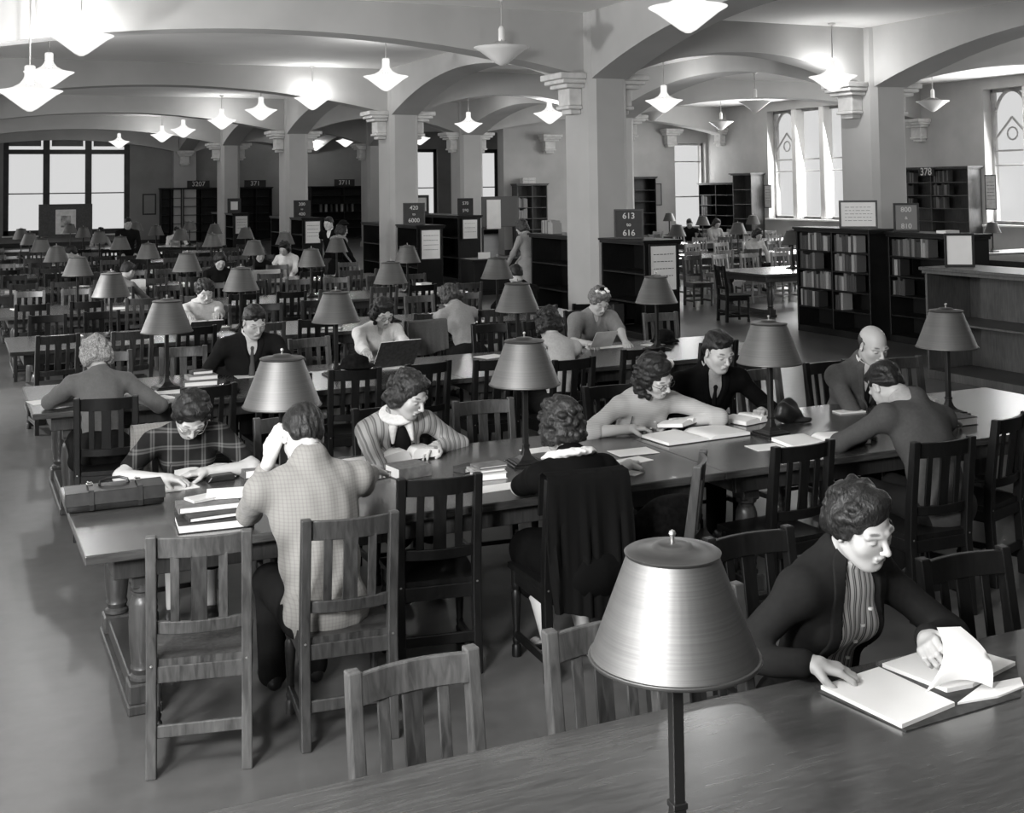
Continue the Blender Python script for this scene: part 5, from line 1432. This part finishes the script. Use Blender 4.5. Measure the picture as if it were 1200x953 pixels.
for k in range(7):
    o = bpy.data.objects.new('book', book_mesh((1, 2, 0)[k % 3])); COL.objects.link(o); o.scale = (.1, .2, .36); o.location = (xa_ + .5 + k * .26, 56.4, 1.2755)
    tag(o, '%s of the pale spines in the wide bookcase under the sign 3711' % ORD[k], 'book', 'pale spines under the sign 3711')
# notice boards
p = at(45, 300, 0); q_ = at(108, 300, 0); xa_, xb_ = p.x / p.y * 44.5, q_.x / q_.y * 44.5
t = empty('notice_board', ((xa_ + xb_) / 2, 44.5, 0)); tag(t, 'dark display board with a framed print before the big far window', 'notice board')
w2 = (xb_ - xa_) / 2; MB().box(-w2, w2, -.03, .03, .85, 1.95).build('panel', 'board', t, bevel=.01); MB().box(-w2, -w2 + .06, -.03, .03, 0, .85).box(w2 - .06, w2, -.03, .03, 0, .85).box(-w2, w2, -.05, .05, .3, .36).build('stand', 'frame', t)
MB().box(-.33, .33, -.045, -.03, .92, 1.76).build('mount', 'paper_grey', t); MB().box(-.16, .16, -.05, -.045, 1.15, 1.55).build('print', mat('grey_print', .15, .8, fn=mottled(.08, .4, 6, 4)), t)
p = at(565, 300, 0); q_ = at(607, 300, 0); xa_, xb_ = p.x / p.y * 34.5, q_.x / q_.y * 34.5
t = empty('notice_board', ((xa_ + xb_) / 2, 34.5, 0)); tag(t, 'dark display board with a white poster before the narrow window', 'notice board')
w2 = (xb_ - xa_) / 2; MB().box(-w2, w2, -.03, .03, 1.1, 2.05).build('panel', mat('grey_board', .1, .8), t, bevel=.01); MB().box(-w2, -w2 + .05, -.03, .03, 0, 1.1).box(w2 - .05, w2, -.03, .03, 0, 1.1).build('stand', 'frame', t)
MB().box(-.45, .02, -.04, -.03, 1.05, 1.95).build('poster', 'paper', t)
framed('dark framed notice on the far wall left of the back bookcases', 'picture', (8.1, 56.77, 1.3), .6, .95, '-y', 'plaster_grey', 0, name='framed_picture', fr=.06)

# ------------------------------------------------------------------ right room furniture
def rtable(x0, y, L, lab, W=1.5):
    t = make_table(L, W); t.location = (x0, y, 0); return tag(t, lab, 'table', 'tables of the right room')
rtable(12.75, 18.1, 2.25, 'nearest table of the right room with a polished top', 1.6)
rtable(13.1, 22.75, 5.2, 'second table of the right room'); rtable(17.6, 28.2, 4.8, 'third table of the right room, below the traceried window'); rtable(18.2, 32.7, 4.5, 'farthest table of the right room')
RL = [(14.1, 18.25), (14.4, 22.65), (16.15, 22.85), (20.3, 28.0), (18.9, 28.4), (20.45, 32.6)]
RN = ['half behind the bookcase edge', 'nearest of the pair right of the tall pier', 'standing up in the middle of the window-lit chairs', 'farthest right against the dark cabinet', 'before the bright far window', 'tiny, just right of the near pier']
for i, (x, y) in enumerate(RL): lamp(x, y, .76, 'metal desk lamp in the right room, ' + RN[i], 'desk lamps in the right room')
RC = 'slat-back chairs of the right room'
k = 0
for (yy, far, xs, nm) in ((20.1, 1, [13.1, 13.75, 14.45, 15.2, 15.9, 16.6], 'in the front line'), (21.4, 0, [13.3, 14.0, 14.8, 15.5, 16.3, 17.1, 17.9], 'in the second line'),
                          (24.2, 1, [13.4, 14.2, 15.0, 15.8, 16.6, 17.4, 18.1], 'in the third line'), (26.9, 0, [17.8, 18.6, 19.4, 20.2, 21.0, 21.8], 'in the fourth line'),
                          (29.5, 1, [18.0, 18.8, 19.6, 20.4, 21.2, 22.0], 'in the fifth line'), (31.4, 0, [18.4, 19.3, 20.2, 21.1, 22.0], 'in the sixth line')):
    for j, x in enumerate(xs):
        chair_crest(x, yy, rc.uniform(-12, 12), far, 'pale' if (j + k) % 4 else 'light', 'slatted right-room chair, %s from the left %s' % (ORD[j], nm), RC)  # 'pale' chairs carry the window light in their colour
    k += 1
chair(12.1, 17.3, -PI_ / 2 - .2, 'dark', 'dark slatted chair at the left end of the nearest right-room table', RC)
chair(13.9, 16.75, .15, 'oak', 'dark slatted chair at the near side of the nearest right-room table', RC)
# desk in the middle aisle with a card
t = empty('desk', (10.75, 24.6, 0)); tag(t, 'dark desk with a white card beside the second pier bookcase', 'desk')
MB().box(-.55, .6, -.4, .4, .73, .77).build('desktop', 'case', t, bevel=.005); MB().box(-.5, .55, -.36, .36, .1, .73).build('body', 'case', t, bevel=.005); MB().box(-.52, .57, -.38, .38, 0, .1).build('plinth', 'case', t)
tag(MB().box(-.14, .14, -.01, .01, 0, .14).build('card', 'paper'), 'white card standing on the dark desk beside the second pier', 'card').location = (10.6, 24.5, .77)

# ------------------------------------------------------------------ papers, books and bags on the tables
def flat(name, px, py, w, d, rz, material='paper', th=.002, z=TH, label='', cat='paper', group=None):
    p = at(px, py, z); m = MB()
    n = 5; secs = []
    m.box(-w / 2, w / 2, -d / 2, d / 2, 0, th)
    o = m.build(name, material); o.location = (p.x, p.y, z + .0008); o.rotation_euler = (0, 0, rz); tag(o, label, cat, group); return o
def closed_book(px, py, w, d, th, rz, cover, label, z=TH, group=None, pos=None):
    p = at(px, py, z) if pos is None else Vector((pos[0], pos[1], z)); t = empty('book', (p.x, p.y, z + .0008), rz); tag(t, label, 'book', group)
    c = MB().box(-w / 2, w / 2, -d / 2, d / 2, 0, .004).box(-w / 2, w / 2, -d / 2, d / 2, th - .004, th).box(-w / 2 - .003, -w / 2 + .002, -d / 2, d / 2, 0, th)
    c.build('cover', cover, t, bevel=.0012); MB().box(-w / 2 + .003, w / 2 - .006, -d / 2 + .006, d / 2 - .006, .004, th - .004).build('pages', 'paper', t)
    return t
def open_book(px, py, w, d, th, rz, cover, label, z=TH, tilt=0.0, pos=None):
    'w: full width of the open spread; pages bulge from the gutter'
    p = at(px, py, z) if pos is None else Vector((pos[0], pos[1], z)); t = empty('book', (p.x, p.y, z + .0008), rz); t.rotation_euler = (tilt, 0, rz); tag(t, label, 'book')
    MB().box(-w / 2 - .006, w / 2 + .006, -d / 2 - .005, d / 2 + .005, 0, .004).build('cover', cover, t, bevel=.001)
    for s in (-1, 1):
        n = 14; top = []
        for i in range(n + 1):
            u = i / n; x = s * u * w / 2
            zt = .006 + th * (math.sin(min(1, u * 4.5) * PI_ / 2) ** .7) * (1 - .35 * u ** 2)
            top.append((x, zt))
        poly = [(0, .004)] + top + [(s * w / 2, .004)]
        m = MB(); 
        if s < 0: poly = poly[::-1]
        m.prism(poly, 'y', -d / 2, d / 2); m.build('pages', 'paper', t, smooth=True, angle=35)
    return t
# second row, left to right
bc = at(134, 592, TH)
t = empty('briefcase', (bc.x, bc.y, TH + .001), -.02); tag(t, 'dark leather briefcase with two buckled straps lying at the table corner', 'briefcase')
m = MB(); L_, D_, H_ = .46, .20, .095
secs = []
for i in range(13):
    u = -1 + 2 * i / 12; k_ = (1 - abs(u) ** 6) ** .5 if abs(u) < 1 else 0
    hh = H_ * (.72 + .28 * k_); dd = D_ / 2 * (.92 + .08 * k_); x = u * L_ / 2
    secs.append([(x, -dd, .006), (x, -dd * 1.02, hh * .45), (x, -dd * .82, hh * .93), (x, dd * .7, hh), (x, dd, hh * .6), (x, dd, .006)])
m.ribbon(secs).build('body', 'leather', t, smooth=True, bevel=.006, seg=2)
m = MB(); secs = []
for i in range(9):
    u = -1 + 2 * i / 8; x = u * (L_ / 2 + .004)
    secs.append([(x, -D_ / 2 * 1.06, .035), (x, -D_ / 2 * .86, H_ * .99), (x, D_ / 2 * .72, H_ * 1.06), (x, D_ / 2 * .72, H_ * .98), (x, -D_ / 2 * .80, H_ * .90), (x, -D_ / 2 * .98, .035)])
m.ribbon(secs).build('flap', 'leather', t, bevel=.002)
for s in (-1, 1):
    st_ = MB().ribbon([[(s * .115 - .011, y, z), (s * .115 + .011, y, z), (s * .115 + .011, y + .002, z + .004), (s * .115 - .011, y + .002, z + .004)] for (y, z) in ((-.112, .01), (-.112, .036), (-.094, H_ + .004), (.07, H_ + .011), (.104, .055), (.106, .01))]).build('strap', 'leather', t, bevel=.001)
    MB().box(s * .115 - .016, s * .115 + .016, .018, .05, H_ + .008, H_ + .016).box(s * .115 - .012, s * .115 + .012, .026, .032, H_ + .016, H_ + .024).box(s * .115 - .012, s * .115 - .006, .02, .045, H_ + .014, H_ + .026).build('buckle', 'metal', st_, bevel=.002)
MB().tube([(-.07, .03, H_ + .004), (-.065, .04, H_ + .02), (-.03, .05, H_ + .03), (.03, .05, H_ + .03), (.065, .04, H_ + .02), (.07, .03, H_ + .004)], .007, 8).build('handle', 'leather', t, smooth=True)

flat('paper', 196, 572, .28, .2, .2, label='white sheet under the plaid woman\'s writing hand')
open_book(238, 556, .30, .2, .03, -.1, 'cover_mid', 'open notebook before the woman in plaid')
tag(MB().prism([(-.07, 0), (.08, 0), (.07, .035), (-.05, .03)], 'y', -.04, .04).build('pencil_case', 'leather', bevel=.006, seg=2), 'small black case beside the plaid woman\'s notebook', 'case').location = at(257, 563, TH) + Vector((0, 0, .001))
closed_book(303, 556, .2, .15, .045, .1, 'cover_mid', 'grey book lying left of the checked-jacket man under the lamp')
p = at(250, 616, TH); G_ = 'pile of books left of the checked-jacket man'
closed_book(250, 614, .34, .25, .04, -.08 + PI_, 'cover_dark', 'large white-paged binder at the bottom of the pile by the checked jacket', group=G_)
closed_book(252, 600, .27, .19, .022, .05, 'cover_dark', 'black book second from the bottom of the pile by the checked jacket', z=TH + .042, group=G_, pos=(p.x + .01, p.y + .03))
closed_book(252, 600, .28, .15, .03, -.05, 'cover_mid', 'grey book third up in the pile by the checked jacket', z=TH + .065, group=G_, pos=(p.x - .01, p.y + .08))
closed_book(270, 580, .2, .14, .02, -.2, 'paper', 'white-covered notebook on top of the pile by the checked jacket', z=TH + .097, group=G_, pos=(p.x + .1, p.y + .14))
closed_book(270, 580, .13, .1, .012, .3, 'paper_grey', 'small card case leaning on the pile by the checked jacket', z=TH + .097, group=G_, pos=(p.x - .03, p.y + .12))
flat('paper', 440, 540, .42, .24, .12, label='large white sheets under the thick book of the striped-jacket woman', th=.006)
open_book(474, 536, .34, .2, .055, .1, 'cover_dark', 'thick open book before the woman in the striped jacket', z=TH + .006)
closed_book(478, 557, .17, .2, .06, PI_ / 2 + .15, 'cover_mid', 'thick grey closed book lying before the striped-jacket woman')
closed_book(437, 560, .16, .12, .03, .3, 'cover_mid', 'grey book half hidden by the checked jacket\'s shoulder')
p = at(573, 560, TH); G_ = 'small pile of books left of the black-dressed woman'
for i, (dx, dy, w, d, th, cv, nm) in enumerate(((.0, 0, .17, .12, .035, 'paper_grey', 'pale thick book at the bottom'), (-.01, .01, .18, .12, .018, 'cover_light', 'thin light book in the middle'), (.01, .015, .17, .11, .014, 'cover_mid', 'grey book on top'))):
    closed_book(0, 0, w, d, th, .08 * i - .1, cv, nm + ' of the small pile left of the black-dressed woman', z=TH + (0, .037, .057)[i], group=G_, pos=(p.x + dx, p.y + dy))
closed_book(547, 552, .12, .09, .03, .4, 'cover_dark', 'small dark book behind the little pile left of the black-dressed woman')
flat('paper', 590, 571, .34, .13, .05, label='long white sheet at the table edge left of the black-dressed woman')
flat('paper', 640, 527, .30, .12, .0, label='white sheet behind the second lamp foot')
flat('paper', 742, 530, .26, .17, -.05, label='white sheet right of the black-dressed woman, upper one', z=TH + .003)
flat('paper', 737, 541, .26, .13, .2, label='white envelope right of the black-dressed woman, under the sheet')
flat('paper', 742, 555, .1, .08, .5, label='small paper scrap at the table edge right of the black-dressed woman')
open_book(816, 512, .62, .28, .022, .06, 'cover_dark', 'large open register between the cardigan woman and the sideways chair')
open_book(797, 498, .26, .18, .03, .5, 'cover_dark', 'small dark open book held over the large register', z=TH + .03, tilt=-.12)
open_book(877, 494, .28, .2, .035, .25, 'cover_dark', 'open book under the hand of the man in the black suit')
flat('paper', 903, 524, .26, .16, -.1, label='loose white papers in front of the third lamp')
open_book(962, 519, .52, .26, .028, -.15, 'cover_mid', 'large open book left of the stooping person')
flat('paper', 995, 483, .2, .1, -.1, 'paper', .008, label='folded white papers before the bald man')
closed_book(1112, 497, .3, .2, .05, -.05, 'cover_dark', 'dark closed book right of the stooping person')
# black hat-like bag beside the third lamp
def soft(name, prims, h, material, label, cat, amp=.003, freq=50, seed=1, group=None):
    pts = np.array([q[0] for q in prims]); r = max(max(q[1]) for q in prims)
    v = Vol(pts.min(0) - r - .02, pts.max(0) + r + .02, h)
    for q in prims: v.ell(q[0], q[1], q[2] if len(q) > 2 else None, k=.03)
    if amp: v.noise(amp, freq, seed)
    org = pts[0].copy(); V, F = v.surf(); V = V - org
    me = np_mesh(name, [(V, F)], M(material) if isinstance(material, str) else material)
    o = bpy.data.objects.new(name, me); COL.objects.link(o); o.location = tuple(org); tag(o, label, cat, group); return o
p = np.array(at(925, 496, TH))
soft('handbag', [(p + [0, .02, .055], (.11, .07, .055)), (p + [.03, .05, .10], (.07, .045, .05)), (p + [-.04, .0, .09], (.05, .05, .05)), (p + [.10, -.01, .018], (.06, .05, .018))], .006, 'leather', 'crumpled black handbag behind the third lamp of the second row', 'handbag', .006, 45)
# black satchel on the sideways chair
p = np.array((3.32, 5.42, .47))
o = soft('satchel', [(p + [0, -.05, .13], (.20, .07, .13)), (p + [.05, -.03, .2], (.16, .06, .07)), (p + [-.1, -.04, .1], (.1, .06, .1))], .008, 'black', 'rounded black satchel standing on the sideways chair', 'bag', .002, 30)
# hats on chairs
p = np.array((2.83, 9.03, .945))
soft('hat', [(p + [0, .0, .02], (.15, .11, .022)), (p + [-.01, .0, .06], (.10, .085, .055))], .007, 'black', 'soft black hat lying on the chair crest left of the white-bloused woman', 'hat', .006, 40)
p = np.array(at(779, 402, TH)); soft('hat', [(p + [0, 0, .02], (.15, .13, .02)), (p + [0, 0, .07], (.10, .10, .065))], .009, 'black', 'round black hat behind the last lamp of the third row', 'hat', .004, 40)
p = np.array(at(268, 461, TH)); soft('hat', [(p + [0, 0, .02], (.09, .08, .02)), (p + [0, 0, .05], (.05, .05, .045))], .008, 'black', 'small black hat on the third row beside the big lamp shade', 'hat', .004, 40)

# coats over chair backs: a thick folded sheet over the crest
def coat(cx, cy, rz, w, front, back, material, label, group=None, seed=1, amp=.018, z=.955):
    r = random.Random(seed); m = MB(); n = 26; k_ = 24; th = .014
    prof = [(-.055 - .10 * (back - .1) * 0, z - back)] 
    L = []
    for i in range(k_ + 1):
        u = i / k_
        if u < .55: f = u / .55; L.append((-.045 - .02 * (1 - f), z + .0 - back * (1 - f)))
        elif u < .68: f = (u - .55) / .13; a = PI_ * f; L.append((-.045 * math.cos(a), z + .022 * math.sin(a) + .004))
        else: f = (u - .68) / .32; L.append((.045 + .01 * f, z - front * f))
    ph = [r.uniform(0, 6) for _ in range(4)]
    outer, inner = [], []
    for i, (y, zz) in enumerate(L):
        ro, ri = [], []
        drop = min(1, abs(z - zz) * 3)
        for j in range(n + 1):
            x = (-1 + 2 * j / n) * w / 2 * (1 + .12 * drop * (1 if i < 14 else 0) * math.sin(ph[0] + i * .2))
            wv = amp * drop * (math.sin(x * 42 + ph[1] + i * .06) + .6 * math.sin(x * 77 + ph[2]))
            s = -1 if y < 0 else 1
            zj = zz - (.03 * math.sin(x * 9 + ph[3]) * drop)
            ro.append((x, y + s * (abs(wv) + th), zj)); ri.append((x, y + s * (abs(wv) * .6), zj - (0 if i not in (0, k_) else 0)))
        outer.append(ro); inner.append(ri)
    vs = [p for row in outer for p in row] + [p for row in inner for p in row]; o_ = (k_ + 1) * (n + 1); fs = []
    for i in range(k_):
        for j in range(n):
            a = i * (n + 1) + j; fs.append((a, a + 1, a + n + 2, a + n + 1)); fs.append((o_ + a, o_ + a + n + 1, o_ + a + n + 2, o_ + a + 1))
    for i in range(k_):
        for j in (0, n): a = i * (n + 1) + j; fs.append((a, a + n + 1, o_ + a + n + 1, o_ + a))
    for j in range(n):
        for i in (0, k_): a = i * (n + 1) + j; fs.append((a, o_ + a, o_ + a + 1, a + 1))
    m.add(vs, fs); o = m.build('coat', material, smooth=True, angle=60); o.location = (cx, cy, 0); o.rotation_euler = (0, 0, rz)
    tag(o, label, 'coat', group); return o
coat(2.73, 5.145, math.radians(-3), .42, .2, .62, C('black_coat', 'plain', .006), 'long black coat hanging over the chair back behind the black-dressed woman', seed=2)
coat(1.17, 7.33, math.radians(184), .44, .15, .5, C('tweed', 'check', .2, None, 1.6), 'checked tweed coat over the chair of the plaid-dressed woman', seed=3)
coat(4.42, 11.75, math.radians(184), .44, .3, .55, C('grey_coat', 'plain', .1), 'grey coat with sleeves hung over a chair right of the white-bloused woman', seed=4)
def back_chair_coat(px, py, lab, material, seed, far):
    p = at(px, py, .95); coat(p.x, p.y, PI_ if far else 0, .46, .35, .4, material, lab, 'coats over chairs in the deeper rows', seed)
    chair_crest(p.x, p.y, 0, far, 'dark', 'slatted chair under the ' + lab.split(' over')[0] + (' of the fourth row' if py > 325 else ' of the fifth row'), 'chairs under coats')
back_chair_coat(152, 330, 'white patterned coat over a chair of the fourth row, left of the reading woman', C('light_blouse', 'plain', .5), 5, 1)
back_chair_coat(312, 318, 'light coat over a chair of the fifth row, right of the lamps', C('cream_blouse', 'plain', .38), 6, 1)

# third row
G_ = 'papers on the third table row'
flat('paper', 62, 470, .34, .2, .2, label='sheet under the left elbow of the fair-haired woman', group=G_)
flat('paper', 205, 459, .3, .2, -.1, label='white papers at the foot of the third row\'s first lamp', group=G_)
flat('paper', 185, 468, .2, .15, .4, 'paper', .012, label='white pad right of the fair-haired woman', group=G_)
closed_book(236, 444, .24, .17, .035, .05, 'cover_light', 'pale book under the dark one, third row left')
closed_book(236, 438, .17, .12, .03, .1, 'cover_dark', 'dark book lying on the pale book, third row left', z=TH + .037)
closed_book(235, 452, .26, .09, .04, -.05, 'cover_mid', 'grey book in front of the pale one, third row left')
flat('paper', 293, 441, .24, .15, 0, label='paper under the hands of the man with the tie', group=G_)
flat('paper', 447, 432, .36, .18, .1, 'paper', .012, label='papers under the dark book of the white-bloused woman', group=G_)
t = open_book(466, 415, .40, .27, .012, .2, 'cover_dark', 'dark book held up open by the woman in the white blouse', z=TH + .13, tilt=-1.0)
flat('paper', 575, 418, .26, .2, .3, label='sheet left of the pale-bloused woman', group=G_)
flat('paper', 712, 407, .42, .15, 0, label='papers under the letter of the woman with flowers', group=G_)
o = flat('letter', 708, 398, .24, .2, .1, 'paper_grey', .004, z=TH + .10, label='letter held up by the woman with flowers in her hair', cat='letter'); o.rotation_euler = (-.9, 0, .05)
flat('paper', 765, 404, .2, .14, .2, label='sheet at the foot of the third row\'s last lamp', group=G_)
# book in the hands of the fourth-row reader
open_book(241, 384, .34, .22, .015, .1, 'cover_dark', 'open book held by the light-bloused reader of the fourth row', z=.86, tilt=-.7)
# deeper rows: scattered papers and books
rp = random.Random(23)
for k in range(3, 9):
    for j in range(6 if k < 6 else 7):
        x = min(.9 + j * 1.0 + rp.uniform(-.3, .3), 6.7); y = ROWY[k] + rp.choice((-1, 1)) * rp.uniform(.25, .48)
        if min(abs(x - l) for l in LX) < .18: x += .3
        lab = '%s from the left on the %s table row' % (ORD[j], ROWN[k])
        if rp.random() < .62:
            o = MB().box(-.15, .15, -.11, .11, 0, .004).build('paper', 'paper'); o.location = (x, y, TH + .001); o.rotation_euler = (0, 0, rp.uniform(-.5, .5)); tag(o, 'white paper left out, ' + lab, 'paper', 'papers on the deeper rows')
        else:
            closed_book(0, 0, .22, .16, rp.uniform(.02, .06), rp.uniform(-.5, .5), rp.choice(('cover_mid', 'cover_light', 'cover_dark', 'paper_grey')), 'closed book left out, ' + lab, group='books on the deeper rows', pos=(x, y))
p = at(497, 343, TH)
for i in range(4):
    closed_book(0, 0, .24 - .02 * i, .17, .035, .15 * (i % 2), ('cover_dark', 'paper_grey', 'cover_mid', 'paper')[i], '%s book up in the pile on the fourth row beside the slumped reader' % ORD[i], z=TH + .037 * i, group='book pile on the fourth row', pos=(p.x, p.y))

# papers of the woman in the blazer (nearest table)
def quad(name, pts, z, th, material, label, cat, parent=None, flap=None):
    P = [at(x, y, z) for x, y in pts]; o0 = P[0].copy(); m = MB(); n = len(P)
    vs = [p - o0 for p in P] + [p - o0 + Vector((0, 0, th)) for p in P]
    m.add(vs, [tuple(range(n))[::-1], tuple(range(n, 2 * n))] + [(i, (i + 1) % n, n + (i + 1) % n, n + i) for i in range(n)])
    o = m.build(name, material, bevel=0); o.location = o0 
    if label: tag(o, label, cat)
    return o
fo = quad('portfolio', [(958, 811), (1032, 782), (1190, 770), (1196, 818), (1062, 858)], TH + .0006, .003, 'cover_dark', 'open document portfolio under the papers of the woman in the blazer', 'portfolio')
quad('paper_stack', [(962, 808), (1030, 786), (1119, 828), (1057, 854)], TH + .004, .012, 'paper', 'thick white stack of sheets, left half of the portfolio on the nearest table', 'papers')
quad('paper_stack', [(1034, 782), (1112, 757), (1190, 780), (1140, 806), (1110, 812)], TH + .004, .012, 'paper', 'white sheets lying in the right half of the portfolio on the nearest table', 'papers')
quad('paper_stack', [(1122, 826), (1150, 805), (1196, 796), (1200, 806), (1170, 818)], TH + .004, .006, 'paper', 'lower sheets at the right edge of the portfolio', 'papers')
# the page being turned: a curled sheet rising from the gutter
A0, A1 = at(1085, 811, TH + .016), at(1163, 806, TH + .016)
B0, B1 = at(1098, 736, TH + .16), at(1126, 735, TH + .155)
m = MB(); n = 12; vs = []; fs = []
for i in range(n + 1):
    u = i / n; c0 = A0.lerp(B0, u) + Vector((0, -.05 * math.sin(u * PI_), .02 * math.sin(u * PI_))); c1 = A1.lerp(B1, u) + Vector((0, -.05 * math.sin(u * PI_), .02 * math.sin(u * PI_)))
    for j in range(9):
        v = j / 8; p = c0.lerp(c1, v); p.z += .03 * math.sin(v * PI_) * (1 - u) ; vs.append(p)
vs = [Vector(p) - A0 for p in vs]; q9 = len(vs); vs += [p + Vector((.0, .0008, .0012)) for p in vs]
for i in range(n):
    for j in range(8):
        a = i * 9 + j; fs.append((a, a + 1, a + 10, a + 9)); fs.append((q9 + a, q9 + a + 9, q9 + a + 10, q9 + a + 1))
for i in range(n):
    for j in (0, 8): a = i * 9 + j; fs.append((a, a + 9, q9 + a + 9, q9 + a))
for j in range(8):
    for i in (0, n): a = i * 9 + j; fs.append((a, q9 + a, q9 + a + 1, a + 1))
o = m.add(vs, fs).build('page', 'paper', smooth=True, angle=70); o.location = A0; tag(o, 'curled white page being turned by the woman in the blazer', 'page')
# pencils
def pencil(info, i, label):
    w = Vector(info['W'][i]); e = Vector(info['E'][i]); d = (w - e).normalized(); tip = w + d * .11; tip.z = TH + .004
    top = tip + Vector((-d.x * .05, -d.y * .05, .10)) + Vector((.03, .0, 0))
    o = MB().tube([tip, tip + (top - tip) * .06, top], [.0008, .0035, .0035], 8).build('pencil', 'cover_dark'); tag(o, label, 'pencil')
pencil(RD['plaid'], 1, 'pencil in the hand of the woman in plaid'); pencil(RD['stripe'], 1, 'pencil in the hand of the striped-jacket woman'); pencil(RD['cardigan'], 1, 'pen in the hand of the woman in the pale cardigan')
